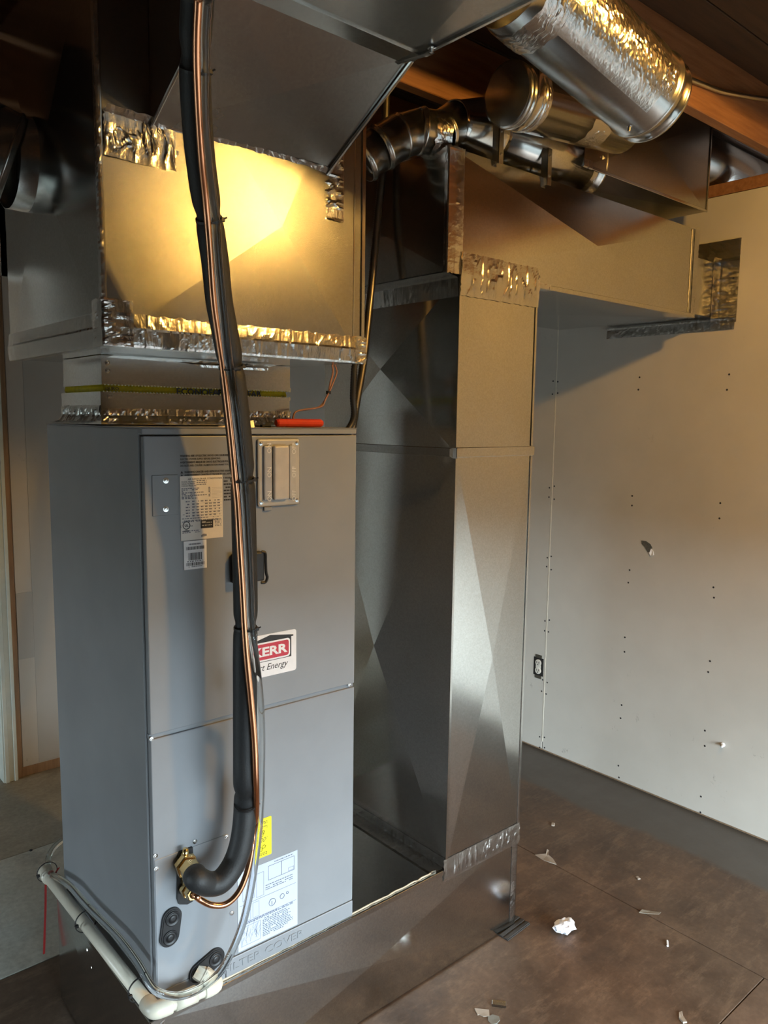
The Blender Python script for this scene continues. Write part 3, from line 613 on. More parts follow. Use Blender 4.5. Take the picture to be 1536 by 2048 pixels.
obj('pipe', pipe_shell(B(), (bx1-.01, .085, JZ+.092), (WX+.6, .085, JZ+.092), .085), GALV_D, t, smooth=True)
# elbow at the left of the plenum
t = thing('side_pipe', 'dark round collar and elbow on the left flank of the plenum', 'pipe', (PX0-.1, .45, 2.1))
pe = [V((PX0+.01, .40, 2.18)), V((PX0-.045, .40, 2.18)), V((PX0-.10, .41, 2.20)), V((PX0-.15, .44, 2.25)), V((PX0-.18, .48, 2.32)), V((PX0-.19, .52, 2.45))]
for i in range(5):
    e = (pe[i+1]-pe[i]).normalized()*.006
    obj('elbow_gore', pipe_shell(B(), pe[i]-e, pe[i+1]+e, .10+.002*(i % 2), beads=(.012,)), GALV_D, t, smooth=True)

# ================================================================== AIR HANDLER (built in its own space: x right, y back, z up from its foot)
AH = thing('air_handler', 'tall grey painted air handler cabinet with a logo sticker and labels', 'air handler', (0, 0, ZB+.001), TH)
MA = WM(AH); MI = MA.inverted()
def U(px, py, off=0.):
    """pixel -> own x, z on the front face (off metres in front of it)"""
    o = MI @ CAM; d = MI.to_3x3() @ ray(px, py); k = (-off-o.y)/d.y; p = o+d*k; return p.x, p.z
def UV(px, py, off=0.): x, z = U(px, py, off); return V((x, -off, z))
def upart(name, bm, mat, parent=None, smooth=False, label=None): return obj(name, bm, mat, parent or AH, local=True, smooth=smooth, label=label)
FT = .018                                                        # door thickness
upart('cabinet', box(B(), 0, UW, FT, UD, 0, H-.002, .003, seg=2), PAINT)
zr = (U(290, 868)[1]+U(712, 874)[1])/2
upart('top_rail', box(B(), -.0015, UW+.0015, -.001, UD+.001, H-.002, H, .0008), PAINT)
upart('header_rail', box(B(), .0, UW, .0, FT+.002, zr+.003, H-.002, .0015), PAINT)
zj0 = (U(300, 1478)[1]+U(708, 1370)[1])/2
upart('upper_door', box(B(), .004, UW-.0005, 0, FT-.001, zj0+.006, zr, .002, seg=2), PAINT)
zf = (U(455, 1920)[1]+U(703, 1799)[1])/2
xf = U(452, 1925)[0]
upart('lower_door', box(B(), .004, UW-.0005, 0, FT-.001, zf, zj0-.004, .002, seg=2), PAINT)
upart('door_gap', box(B(), .003, UW-.001, .006, FT-.002, zj0-.004, zj0+.006), PAINT)
fc = upart('filter_cover', box(B(), xf, UW-.0005, -.001, FT-.001, .003, zf-.002, .0015, seg=2), PAINT)
upart('lower_sill', box(B(), .004, xf-.001, .0, FT-.001, .001, zf-.001, .0015), PAINT)
FM = lambda x, z, rot=0., off=.0012: Matrix.Translation((x, -off, z)) @ Matrix.Rotation(math.radians(90), 4, 'X') @ Matrix.Rotation(math.radians(rot), 4, 'Z')
x0, z0 = U(446, 1966); x1, z1 = U(605, 1870)
text('embossed_lettering', 'FILTER COVER', .026, FM(x0, .016, off=.0011), PAINT, fc, depth=.0013, width=x1-x0)
for px, py in ((303, 1478), (699, 1370)): upart('door_screw', screw(B(), UV(px, py), (0, -1, 0), .003), STEEL)
# pipe access plate at the lower left
xa1 = U(458, 1800)[0]; za1 = U(388, 1692)[1]
ap = upart('pipe_plate', box(B(), .006, xa1, -.0015, .002, zf+.001, za1, .0008), PAINT)
for px, py in ((311, 1712), (312.5, 1738), (390, 1683), (453, 1674), (464, 1826), (465, 1911)):
    upart('screw', screw(B(), UV(px, py, .0015), (0, -1, 0), .0036), STEEL, ap)
# small cover plate, upper left
x0, z1 = U(303, 951); x1, z0 = U(357, 1029)
cp = upart('cover_plate', box(B(), x0, x1, -.0018, .001, z0, z1, .0008), PAINT)
for py in (961, 1018):
    x, z = U(331, py); upart('screw', screw(B(), (x, -.0018, z), (0, -1, 0), .0042), STEEL, cp)
# breaker cover: frosted window over switches
x0, z1 = U(513, 878); x1, z0 = U(597, 1008)
bc = upart('breaker_cover', box(B(), x0, x1, -.006, -.0008, z0, z1, .004, seg=2), plain('smoky_plastic', (.42, .41, .385), .35, 0, .04, 40), label='translucent breaker cover marked ON and OFF')
upart('switch_block', box(B(), x0+.012, x0+.034, -.012, -.0055, z0+.014, z1-.014, .004, seg=3), plain('bluish_switch', (.36, .37, .40), .3), bc)
upart('switch_block', box(B(), x0+.036, x1-.034, -.016, -.0055, z0+.014, z1-.014, .005, seg=3), plain('warm_switch', (.47, .45, .42), .3), bc)
upart('switch_block', box(B(), x1-.031, x1-.012, -.011, -.0055, z0+.014, z1-.014, .003, seg=3), plain('pale_switch', (.41, .405, .39), .3), bc)
LET = plain('raised_lettering', (.72, .72, .70), .5)
for i in range(3):
    zz = z0+.022+(z1-z0-.044)*i/2
    text('lettering', 'ON', .015, FM(x0+.030, zz-.010, 90, .0125), LET, bc); text('lettering', 'OFF', .015, FM(x1-.015, zz-.013, 90, .0115), LET, bc)
for x in (x0+.008, x1-.008):
    for z in (z0+.010, z1-.010): upart('screw', screw(B(), (x, -.006, z), (0, -1, 0), .0032), STEEL, bc)
upart('latch_tab', box(B(), x0+.016, x0+.036, -.005, -.001, z0-.010, z0-.001, .001), PAINT, bc)
# labels --------------------------------------------------------
def label_rect(name, pts, mat, th=.0006, off=.0012, rnd=0., lab=None, parent=None):
    """pts: px corners, upper left then clockwise"""
    q = [UV(*p) for p in pts]; x0 = (q[0].x+q[3].x)/2; x1 = (q[1].x+q[2].x)/2; z1 = (q[0].z+q[1].z)/2; z0 = (q[2].z+q[3].z)/2
    bm = B()
    if rnd:
        P = []
        for cx, cz_, a0 in ((x1-rnd, z1-rnd, 0), (x0+rnd, z1-rnd, 90), (x0+rnd, z0+rnd, 180), (x1-rnd, z0+rnd, 270)):
            for k in range(5): a = math.radians(a0+k*22.5); P.append(V((cx+rnd*math.cos(a), -off+th, cz_+rnd*math.sin(a))))
        prism(bm, P, (0, -th, 0))
    else: box(bm, x0, x1, -off, -off+th, z0, z1)
    return upart(name, bm, mat, parent, label=lab), x0, x1, z0, z1
def strips(bm, x0, x1, z, h, y, dens=.72, word=.006):
    x = x0
    while x < x1:
        w = word*random.uniform(.5, 1.5); w = min(w, x1-x)
        if random.random() < .93: box(bm, x, x+w*dens, y-.0002, y, z, z+h)
        x += w
    return bm
rl, x0, x1, z0, z1 = label_rect('rating_label', ((359, 953), (444, 949), (446, 1075), (362, 1081)), LABELM, lab='white rating plate with small print'); Y = -.0013
w, h = x1-x0, z1-z0
text('printed_lettering', 'AIR HANDLER/AIR CONDITIONER', .0052, FM(x0+w*.18, z1-h*.062, off=.0013), INK, rl, .0001)
text('printed_lettering', 'MODEL NUMBER\nSERIAL NUMBER\nDESIGN PRESSURE', .0042, FM(x0+w*.03, z1-h*.10, off=.0013), INK, rl, .0001)
bm = B()
for i, f in enumerate((.085, .115, .145)): strips(bm, x0+w*.38, x0+w*.62, z1-h*f, .0022, Y)
for i in range(8):
    z = z1-h*(.20+.022*i); strips(bm, x0+w*.03, x0+w*(.3+.35*random.random()), z, .0020, Y); strips(bm, x0+w*.66, x0+w*.71, z, .0024, Y); box(bm, x0+w*.74, x0+w*.98, Y-.0001, Y, z, z+.0003)
for i in range(6):
    z = z1-h*(.405+.045*i)
    for c in range(7): strips(bm, x0+w*(.27+.1*c), x0+w*(.335+.1*c), z, .0026, Y, .85, .004)
    strips(bm, x0+w*.12, x0+w*.22, z, .0026, Y)
    box(bm, x0+w*.26, x0+w*.98, Y-.0001, Y, z-.0035, z-.0032)
box(bm, x0+w*.05, x0+w*.09, Y-.0002, Y, z1-h*.60, z1-h*.59)
for f in (.665, .70, .715, .86, .885): strips(bm, x0+w*.03, x0+w*(.45 if f > .8 else .9), z1-h*f, .0018, Y)
for i in range(6): strips(bm, x0+w*.80, x0+w*.97, z1-h*(.70+.022*i), .0016, Y)
upart('small_print', bm, INKG, rl)['kind'] = 'stuff'
bm = B(); box(bm, x0+w*.46, x0+w*.76, Y-.0003, Y, z1-h*.83, z1-h*.70, .0001)
bd = upart('black_badge', bm, INK, rl)
bm = B(); box(bm, x0+w*.49, x0+w*.58, Y-.0005, Y-.0003, z1-h*.745, z1-h*.72); strips(bm, x0+w*.60, x0+w*.74, z1-h*.75, .0022, Y-.0004); strips(bm, x0+w*.49, x0+w*.74, z1-h*.79, .0018, Y-.0004)
upart('badge_print', bm, plain('badge_grey', (.42, .41, .39), .5), rl)['kind'] = 'stuff'
cx, czz = x0+w*.13, z1-h*.765; bm = B(); ring(bm, (cx, Y, czz), (0, 1, 0), .0078, .0007, 28, 6); upart('mark_ring', bm, INK, rl)
text('printed_lettering', 'UL', .0072, FM(cx-.0042, czz-.0026, off=.0014), INK, rl, .0001, bold=.0002); text('printed_lettering', 'c', .008, FM(cx-.0145, czz-.003, off=.0014), INK, rl, .0001); text('printed_lettering', 'us', .006, FM(cx+.0088, czz-.003, off=.0014), INK, rl, .0001)
text('printed_lettering', 'LISTED', .0042, FM(cx-.007, czz-.0135, off=.0014), INK, rl, .0001, bold=.0002)
bm = B(); prism(bm, [(x0+w*.47, Y, z1-h*.935), (x0+w*.53, Y, z1-h*.915), (x0+w*.60, Y, z1-h*.925), (x0+w*.60, Y, z1-h*.955), (x0+w*.47, Y, z1-h*.965)], (0, -.0002, 0)); upart('small_emblem', bm, INKG, rl)
# barcode sticker
bl, x0, x1, z0, z1 = label_rect('barcode_label', ((366, 1084), (412, 1078), (413, 1135), (368, 1140)), WHITE, off=.0019, lab='white barcode sticker under the rating plate'); Y = -.0020
w, h = x1-x0, z1-z0; bm = B()
for za, zb, xa, xb in ((.80, .69, .10, .88), (.58, .32, .2, .78), (.24, .13, .10, .88)):
    x = x0+w*xa
    while x < x0+w*xb:
        ww = random.choice((.0007, .0007, .0012, .0018)); box(bm, x, x+ww, Y-.0002, Y, z1-h*(1-zb), z1-h*(1-za)); x += ww+random.choice((.0008, .0008, .0014))
upart('bars', bm, INK, bl)['kind'] = 'stuff'
bm = B(); strips(bm, x0+w*.22, x0+w*.74, z1-h*.14, .0032, Y, .8, .003); strips(bm, x0+w*.14, x0+w*.86, z1-h*.735, .0022, Y, .6, .005); strips(bm, x0+w*.2, x0+w*.8, z1-h*.92, .0018, Y, .8, .003); upart('small_print', bm, INKG, bl)['kind'] = 'stuff'
# printed warnings
x0, z1 = U(360, 908); sz = .0056
lines = ['WARNING: RISK OF ELECTRIC SHOCK CAN CAUSE INJURY OR DEATH. DISCONNECT', 'ELECTRIC POWER SUPPLY BEFORE SERVICING.', 'AVERTISSEMENT: RISQUE DE CHOCS ELECTRIQUES POUVANT CAUSER', "DES BLESSURES. COUPER L'ALIMENTATION AVANT TOUT TRAVAIL."]
for i, s in enumerate(lines): text('printed_lettering', s, sz, FM(x0, z1-.006-i*.0068, off=.0003), INK, AH, .0001, bold=.00022 if i % 2 == 0 else .0001, sx=.80)
for i, s in enumerate(['WARNING CANCER AND REPRODUCTIVE HARM', "AVERTISSEMENT CANCER ET TROUBLES DE L'APPAREIL", 'WWW.P65WARNINGS.CA.GOV']):
    text('printed_lettering', s, sz, FM(x0+.009, z1-.040-i*.0066, off=.0003), INK, AH, .0001, bold=.0002, sx=.86)
bm = B()
for i in range(2): prism(bm, [(x0, -.0003, z1-.0405-i*.0066), (x0+.006, -.0003, z1-.0405-i*.0066), (x0+.003, -.0003, z1-.0355-i*.0066)], (0, -.0002, 0))
upart('warning_triangles', bm, INK)
x0, z1 = U(447, 952)
text('printed_lettering', '! WARNING', .0056, FM(x0, z1-.006, off=.0003), INK, AH, .0001, bold=.0002)
bm = B()
for i in range(1, 8): strips(bm, x0, x0+.040, z1-.006-i*.0068, .0032, -.0003, .85, .005)
upart('small_print', bm, INK)['kind'] = 'stuff'
# maker's sticker
ls, x0, x1, z0, z1 = label_rect('logo_sticker', ((484, 1280), (592, 1255), (592, 1339), (488, 1363)), WHITE, rnd=.006, lab='white sticker with red and black house logo'); w, h = x1-x0, z1-z0; Y = -.0013
def R(a, b_): return V((x0+w*a, Y, z0+h*b_))
bm = B(); prism(bm, [R(.02, .80), R(.50, .97), R(.94, .88), R(.94, .845), R(.90, .845), R(.90, .36), R(.06, .36), R(.06, .79)], (0, -.0002, 0)); upart('black_house', bm, INK, ls)
def rrect(bm, a0, b0, a1, b1, r, off):
    P = []
    for cx, cz_, q0 in ((a1-r, b1-r, 0), (a0+r, b1-r, 90), (a0+r, b0+r, 180), (a1-r, b0+r, 270)):
        for k in range(5): q = math.radians(q0+k*22.5); P.append(V((x0+w*cx+w*r*math.cos(q), Y-off, z0+h*cz_+w*r*math.sin(q))))
    return prism(bm, P, (0, -.0002, 0))
upart('white_border', rrect(B(), .03, .395, .875, .80, .05, .0002), WHITE, ls); upart('red_panel', rrect(B(), .05, .43, .85, .765, .04, .0004), RED, ls)
kx = U(503, 1310)[0]; text('lettering', 'KERR', .0290, FM(kx, z0+h*.50, off=.0021), WHITE, ls, .0002, bold=.0010, width=U(573, 1300)[0]-kx)
text('lettering', 'Smart Energy', .0215, FM(x0+w*.03, z0+h*.155, 0, .0014), INK, ls, .0001, shear=.35, width=w*.80)
# yellow safety label
yl, x0, x1, z0, z1 = label_rect('yellow_label', ((486, 1652), (543, 1630), (542, 1706), (488, 1730)), YEL, rnd=.003, lab='yellow safety label with small drawings'); w, h = x1-x0, z1-z0; Y = -.0013
bm = B()
for f in (.90, .86, .78, .74, .48, .44, .40, .10, .06): strips(bm, x0+w*.12, x0+w*.86, z0+h*f, .0022, Y)
for cx, czz, rr in ((.62, .60, .006), (.42, .56, .005), (.70, .66, .003), (.6, .22, .005), (.42, .20, .004), (.72, .27, .004)):
    ring(bm, (x0+w*cx, Y, z0+h*czz), (0, 1, 0), rr, .0006, 12, 4); box(bm, x0+w*cx+rr*.3, x0+w*cx+rr*1.6, Y-.0003, Y, z0+h*czz, z0+h*czz+.0012)
upart('printed_drawing', bm, plain('olive_ink', (.16, .14, .01), .6), yl)['kind'] = 'stuff'
# instruction sheet
il, x0, x1, z0, z1 = label_rect('instruction_sheet', ((473, 1752), (594, 1696), (595, 1846), (478, 1906)), BLUISH, lab='pale blue-white instruction sheet with line drawings'); w, h = x1-x0, z1-z0; Y = -.0013
bm = B()
def fr(a0, b0, a1, b1, t_=.0006):
    for c in ((a0, b0, a1, b0), (a0, b1, a1, b1), (a0, b0, a0, b1), (a1, b0, a1, b1)):
        box(bm, x0+w*min(c[0], c[2])-t_/2, x0+w*max(c[0], c[2])+t_/2, Y-.0002, Y, z0+h*min(c[1], c[3])-t_/2, z0+h*max(c[1], c[3])+t_/2)
fr(.50, .76, .94, .94, .0010); fr(.72, .76, .722, .94, .001); fr(.84, .77, .93, .81); fr(.30, .60, .42, .90); fr(.08, .62, .26, .9); fr(.08, .36, .20, .55); fr(.24, .36, .34, .55)
for f in (.575, .345): fr(.03, f, .97, f+.0005)
for f, a in ((.965, .6), (.70, .45), (.67, .45), (.645, .45), (.33, .08), (.315, .08)): strips(bm, x0+w*a, x0+w*.92, z0+h*f, .0020, Y)
for i in range(11): strips(bm, x0+w*.40, x0+w*random.uniform(.75, .95), z0+h*(.285-.0225*i), .0020, Y)
for cx, czz, rr in ((.56, .455, .009), (.73, .475, .006), (.82, .49, .003)): ring(bm, (x0+w*cx, Y, z0+h*czz), (0, 1, 0), rr, .0006, 20, 4)
box(bm, x0+w*.55, x0+w*.56, Y-.0003, Y, z0+h*.42, z0+h*.47)
for i in range(26):
    a = random.uniform(.06, .34); b_ = random.uniform(.06, .24); p = R(a, b_); q = p+V((random.uniform(-.007, .007), 0, random.uniform(.006, .022))); dd = V((.0006, 0, 0)); prism(bm, [p, p+dd, q+dd, q], (0, -.0002, 0))
fr(.05, .05, .36, .29)
upart('printed_drawing', bm, plain('blue_grey_ink', (.10, .12, .18), .6), il)['kind'] = 'stuff'
# black strap clip behind the lines
a = UV(462, 1102, .012); b = UV(522, 1165, .012); bm = B(); box(bm, U(464, 1100)[0]-.004, U(516, 1100)[0]+.004, -.022, -.001, U(490, 1162)[1], U(490, 1104)[1], .003, seg=2)
sc = upart('strap_clip', bm, BLACK, label='black clip holding the pipe bundle to the door')
xq, zq = U(519, 1130); bm = B()
tube(bm, catmull([(xq-.006, -.020, zq+.034), (xq+.002, -.022, zq+.030), (xq+.003, -.022, zq+.010), (xq+.004, -.022, zq-.014), (xq+.007, -.022, zq-.026), (xq+.002, -.022, zq-.036), (xq-.008, -.020, zq-.036)], 5), .0035, 8); upart('clip_lever', bm, BLACK, sc)
# black coupling plate with service fittings
def oval(bm, p, q, r, y0, y1, seg=14):
    d = (q-p); d.y = 0; d.normalize(); e = V((-d.z, 0, d.x)); P = []
    for k in range(seg+1): a = -math.pi/2+math.pi*k/seg; P.append(q+(d*math.cos(a)+e*math.sin(a))*r)
    for k in range(seg+1): a = math.pi/2+math.pi*k/seg; P.append(p+(d*math.cos(a)+e*math.sin(a))*r)
    P = [V((v.x, y0, v.z)) for v in P]; return prism(bm, P, (0, y1-y0, 0))
bm = B(); P = [UV(*p) for p in ((383, 1692), (384, 1712), (383, 1800), (372, 1806), (356, 1806), (352, 1796), (353, 1712), (357, 1702))]; prism(bm, [V((p.x, -.001, p.z)) for p in P], (0, -.006, 0))
kp = upart('coupling_plate', bm, BLACK, label='black rubber plate carrying two brass fittings')
def knock(p, q, r):
    p, q = UV(*p), UV(*q); g = upart('grommet', oval(B(), p, q, r, -.001, -.007), BLACK); 
    upart('grommet_rim', oval(B(), p, q, r*.86, -.007, -.0085), plain('black_rim', (.02, .02, .021), .35), g); return g, p, q
g, p, q = knock((337, 1871), (342, 1833), .0225); g['label'] = 'upright black oval plug with two knockouts'
for c in (p, q):
    bm = B(); lathe(bm, (c.x, -.008, c.z), (c.x, -1, c.z), [(0, .0165), (.003, .0165), (.0035, .0145), (.0015, .013), (.0015, .009), (.004, .0085), (.0042, .003)], 28); upart('knockout', bm, BLACK, g, True)
g, p, q = knock((396, 1942), (428, 1914), .0235); g['label'] = 'slanted black oval plug around the drain outlet'
bm = B(); lathe(bm, (q.x, -.008, q.z), (q.x, -1, q.z), [(0, .0165), (.003, .0165), (.0035, .0145), (.0015, .013), (.0015, .009), (.004, .0085), (.0042, .003)], 28); upart('knockout', bm, BLACK, g, True)
DRAIN = MA @ V((p.x, -.008, p.z))
def wp(px, py, off): return MA @ UV(px, py, off)
def hexnut(bm, A, Bp, r, l): 
    A = V(A); ax = (V(Bp)-A).normalized(); return lathe(bm, A, A+ax, [(0, r*.9), (.0015, r), (l-.0015, r), (l, r*.9)], 6)
# brass service fittings: rise straight out of the plate
def fitting(px, py, px2, py2, L, r):
    a = UV(px, py, .004); b = UV(px2, py2, L); d = (b-a).normalized()
    f = upart('brass_fitting', lathe(B(), a, b, [(0, r*.75), (.010, r*.75), (.010, r*.62), ((b-a).length, r*.62)], 20), BRASS, kp, True)
    upart('flare_nut', hexnut(B(), a+d*.012, b, r*1.15, .016), BRASS, kp); upart('flare_nut', hexnut(B(), a+d*.032, b, r*1.0, (b-a).length-.034), BRASS, kp)
    return MA @ b, (MA.to_3x3() @ d)
SUC, SUCD = fitting(366, 1722, 390, 1752, .072, .0225)
LIQ, LIQD = fitting(368, 1774, 388, 1789, .056, .0150)
for px, py, r_ in ((370, 1714, .008), (371, 1762, .0075)):
    a = UV(px, py, .020); bm = B(); tube(bm, [a-V((0, .0, .004)), a+V((.001, -.002, .020))], lambda i: r_*(1, .75)[i], 12); box(bm, a.x-r_*.7, a.x+r_*.7, -.024, -.006, a.z-.012, a.z+.006, .002); upart('valve_stem', bm, BRASS if r_ > .0078 else plain('brass_valve', (.74, .56, .30), .25, 1), kp, True)

# ================================================================== LINE SET in front of the cabinet
FR = .0255
ties = [135, 437, 732, 957, 1254, 1602]
yoff = lambda py: -.105 if py > 1000 else (-.105 - .025*(1000-py)/270 if py > 730 else (-.13 - .055*(730-py)/300 if py > 430 else -.185-.16*(430-py)/430))
cen = [(393, -60), (395, 0), (391, 70), (390, 135), (393, 220), (399, 300), (409, 380), (418, 437), (424, 480), (431, 530), (438, 600), (450, 665), (462, 732), (470, 800), (479, 880), (485, 957), (487, 1010), (489, 1100), (491, 1200), (491, 1254), (490, 1310), (490, 1400), (490, 1500), (490, 1560)]
fp = [on(1, yoff(p[1]), *p) for p in cen]
top = [fp[0]+V((-.02, -.03, .30)), fp[0]+V((-.006, -.01, .12))]
end = SUC+SUCD*.012
pts = top+fp+[wp(491, 1602, .080), wp(488, 1650, .082), wp(480, 1695, .085), wp(465, 1733, .085), wp(442, 1762, .085), wp(418, 1768, .082), SUC+SUCD*.015, SUC-SUCD*.002]
path = catmull(pts, 10)
tz = [on(1, yoff(p), 450, p).z for p in ties]
def frad(i):
    z = path[i].z; k = 1.
    if depth_of(path[i]) > 0:
        for q in tz: k = min(k, 1-.17*math.exp(-((z-q)/.013)**2))
    return FR*k
t = thing('suction_line', 'thick black foam insulated refrigerant line running down in front of the cabinet', 'pipe', pts[-1])
bm = B(); tube(bm, path, frad, 26); obj('foam_insulation', bm, FOAM, t, smooth=True)
bm = B(); tube(bm, [SUC-SUCD*.02, SUC+SUCD*.01], .0125, 16); obj('copper_core', bm, COPPER, t, smooth=True)
def beside(px, py, r, k=1.):
    """point on the near side of the foam that shows at a pixel"""
    c = min(path, key=lambda p: abs(proj_y(p)-py)); dc = depth_of(c); x = (px-proj_x(c))*dc/FPX
    s = max((FR+r)**2-x*x, (r*.6)**2); return at(px, py, dc-math.sqrt(s)*k)
def proj_y(p): d = p-CAM; return 1024-FPX*d.dot(UP)/d.dot(fwd)
def proj_x(p): d = p-CAM; return 768+FPX*d.dot(RT)/d.dot(fwd)
main = [p for p in path]
CR, TR = .0068, .0085
cop = [(398, -60), (397, 0), (394, 70), (394, 135), (398, 230), (404, 320), (411, 390), (415, 437), (420, 500), (427, 600), (436, 665), (446, 732), (454, 800), (463, 880), (470, 957), (475, 1010), (480, 1100), (485, 1180), (489, 1254), (494, 1320), (502, 1400), (509, 1480), (512, 1560), (513, 1602)]
cp_ = [beside(*p, CR) for p in cop]
cpts = [cp_[0]+V((-.02, -.03, .30))]+cp_+[wp(511, 1650, .088), wp(504, 1700, .094), wp(493, 1748, .097), wp(476, 1786, .097), wp(452, 1808, .092), wp(424, 1810, .083), wp(400, 1799, .070), LIQ+LIQD*.012, LIQ-LIQD*.004]
t = solo('liquid_line', tube(B(), catmull(cpts, 8), CR, 16), COPPER, 'bare copper tube strapped along the black foam line', 'pipe', smooth=True)
tub = [(415, -60), (413, 0), (409, 70), (409, 135), (409, 230), (416, 320), (424, 390), (430, 437), (434, 500), (443, 600), (450, 665), (458, 732), (469, 800), (479, 880), (487, 957), (491, 1010), (496, 1100), (500, 1180), (503, 1254), (511, 1320), (520, 1400), (523, 1480), (522, 1560), (521, 1602)]
tb = [beside(*p, TR) for p in tub[:-4]]+[wp(520, 1400, .085), wp(523, 1480, .085), wp(522, 1560, .085), wp(521, 1602, .087)]
PV = ZB+.0175                                                             # drain pipe axis height
tpts = [tb[0]+V((-.02, -.03, .30))]+tb+[wp(518, 1650, .095), wp(513, 1700, .10), wp(506, 1750, .102), wp(497, 1800, .10), wp(484, 1852, .097), wp(464, 1902, .09), wp(438, 1946, .08)]
low = [(400, 1977), (360, 1992), (325, 1988), (303, 1972), (275, 1925), (240, 1878), (205, 1842), (178, 1815), (160, 1795), (140, 1772), (118, 1757), (103, 1748), (96, 1730), (98, 1712), (108, 1694), (124, 1680)]
tpts += [on(1, -.062, *p) if i < 3 else (on(0, -.030+.001*i, *p) if i < 12 else on(1, .70, *p)) for i, p in enumerate(low)]
t = thing('clear_drain_tube', 'clear vinyl tube following the copper line then looping round the base', 'tube', tpts[-8])
cpth = catmull(tpts, 8); bm = B(); tube(bm, cpth, TR, 14, cap=False); tube(bm, cpth, TR*.62, 10, cap=False)
for f in list(bm.faces): pass
obj('tube_wall', bm, VINYL, t, smooth=True)
pos = ['above the sloping throat', 'over the bright lamp reflection', 'level with the plenum bottom', 'beside the breaker cover', 'just above the logo sticker', 'lowest on the vertical pipe bundle']
for k, py in enumerate(ties):
    c = min(range(len(path)), key=lambda i: abs(proj_y(path[i])-py) if i < len(path)-40 else 1e9); ax = path[c+1]-path[c-1]
    cc = beside(cop[0][0], py, CR) if False else path[c]; toC = (CAM-path[c]).normalized()
    R_ = FR*.83; bm = B(); axn = ax.normalized(); tc = (toC-axn*toC.dot(axn)).normalized(); sd = axn.cross(tc); loop = []
    for q in range(40):
        a = 2*math.pi*q/40; v = tc*math.cos(a)+sd*math.sin(a); bul = 1+.62*max(0, math.cos(a))**1.6; loop.append(path[c]+v*(R_*bul+.0018))
    rows = []
    for i, p in enumerate(loop):
        n_ = (p-path[c]).normalized(); rows.append([bm.verts.new(p+n_*a_+axn*b_) for a_, b_ in ((-.0007, -.0022), (.0010, -.0022), (.0010, .0022), (-.0007, .0022))])
    for i in range(40):
        for j in range(4): bm.faces.new((rows[i][j], rows[i][(j+1) % 4], rows[(i+1) % 40][(j+1) % 4], rows[(i+1) % 40][j]))
    hp = path[c]+(RT-axn*RT.dot(axn)).normalized()*(R_+.003)+tc*.012; box(bm, -.004, .004, -.003, .003, -.004, .004, .001, Matrix.Translation(hp)); tube(bm, [hp, hp+RT*.008+UP*(.004)], .0016, 6)
    solo('cable_tie', bm, BLACK, 'black cable tie on the pipe bundle, '+pos[k], 'cable tie', 'cable ties on the pipe bundle')

# ================================================================== DRAIN PIPING
PR = .0145
E1 = on(1, -.040, 436, 1968); E2 = V((-.019, -.038, .362)); E3 = on(0, -.019, 92, 1748)
t = thing('drain_pipe', 'cream PVC drain pipe wrapping the front left corner of the cabinet base', 'pipe', E2)
dd = (E1-DRAIN).normalized()
bm = B(); lathe(bm, DRAIN-dd*.01, E1, [(0, .017), (.018, .017), (.020, .0195), (.030, .0195), (.031, .016), (.042, .016), (.043, .014), ((E1-DRAIN).length+.01, .014)], 8); obj('threaded_adapter', bm, PVC, t)
obj('pipe', tube(B(), [DRAIN+dd*.02, E1], PR*.95, 20), PVC, t, smooth=True)
def elbow(A, c, Bp, r, l): 
    a = c+(A-c).normalized()*l; b = c+(Bp-c).normalized()*l; bm = B(); tube(bm, catmull([a, a.lerp(c, .45), c.lerp((a+b)/2, .22), b.lerp(c, .45), b], 6), r, 20)
    return obj('elbow_fitting', bm, PVC, t, smooth=True)
elbow(DRAIN, E1, E2, .0185, .036); elbow(E1, E2, E3, .0185, .036)
obj('pipe', tube(B(), [E1, E2], PR, 20), PVC, t, smooth=True); obj('pipe', tube(B(), [E2, E3], PR, 20), PVC, t, smooth=True)
m_ = E1.lerp(E2, .56); obj('coupling', tube(B(), [m_-(E2-E1).normalized()*.03, m_+(E2-E1).normalized()*.02], .0178, 20), PVC, t, smooth=True)
ddd = (E3-E2).normalized(); bm = B(); lathe(bm, E3-ddd*.03, E3+ddd*.05, [(0, .018), (.03, .018), (.032, .0165), (.05, .0165), (.05, .012), (.03, .012)], 20); obj('end_fitting', bm, PVC, t, smooth=True)
for k, (px, py, s) in enumerate(((300, 1990, 'at the front corner'), (172, 1850, 'midway along the side'), (97, 1750, 'at the far end'))):
    f = [.10, .56, .985][k]; c = E2.lerp(E3, f)+V((0, 0, .011)); bm = B(); ring(bm, c, E3-E2, .0275, .0012, 28, 6)
    box(bm, -.004, .004, -.003, .003, -.004, .004, .001, Matrix.Translation(c+V((-.027, -.012, .004)))); tube(bm, [c+V((-.027, -.012, .004)), c+V((-.034, -.02, .012))], .0016, 6)
    solo('cable_tie', bm, BLACK, 'black cable tie round the cream drain pipe '+s, 'cable tie', 'cable ties on the drain pipe')
e = on(1, .66, 93, 1752); g2 = on(1, .64, 88, 1908); bm = B(); P = catmull([on(1, .60, 118, 1735), on(1, .62, 108, 1748), e, e.lerp(g2, .4), g2], 6)
rows = [[bm.verts.new(p+V((-.003, 0, 0))), bm.verts.new(p+V((.003, 0, 0)))] for p in P]
for i in range(len(P)-1): bm.faces.new((rows[i][0], rows[i][1], rows[i+1][1], rows[i+1][0]))
bmesh.ops.solidify(bm, geom=list(bm.faces), thickness=.0012)
solo('red_strap', bm, REDST, 'thin red strap hanging from the far end of the drain pipe', 'strap')

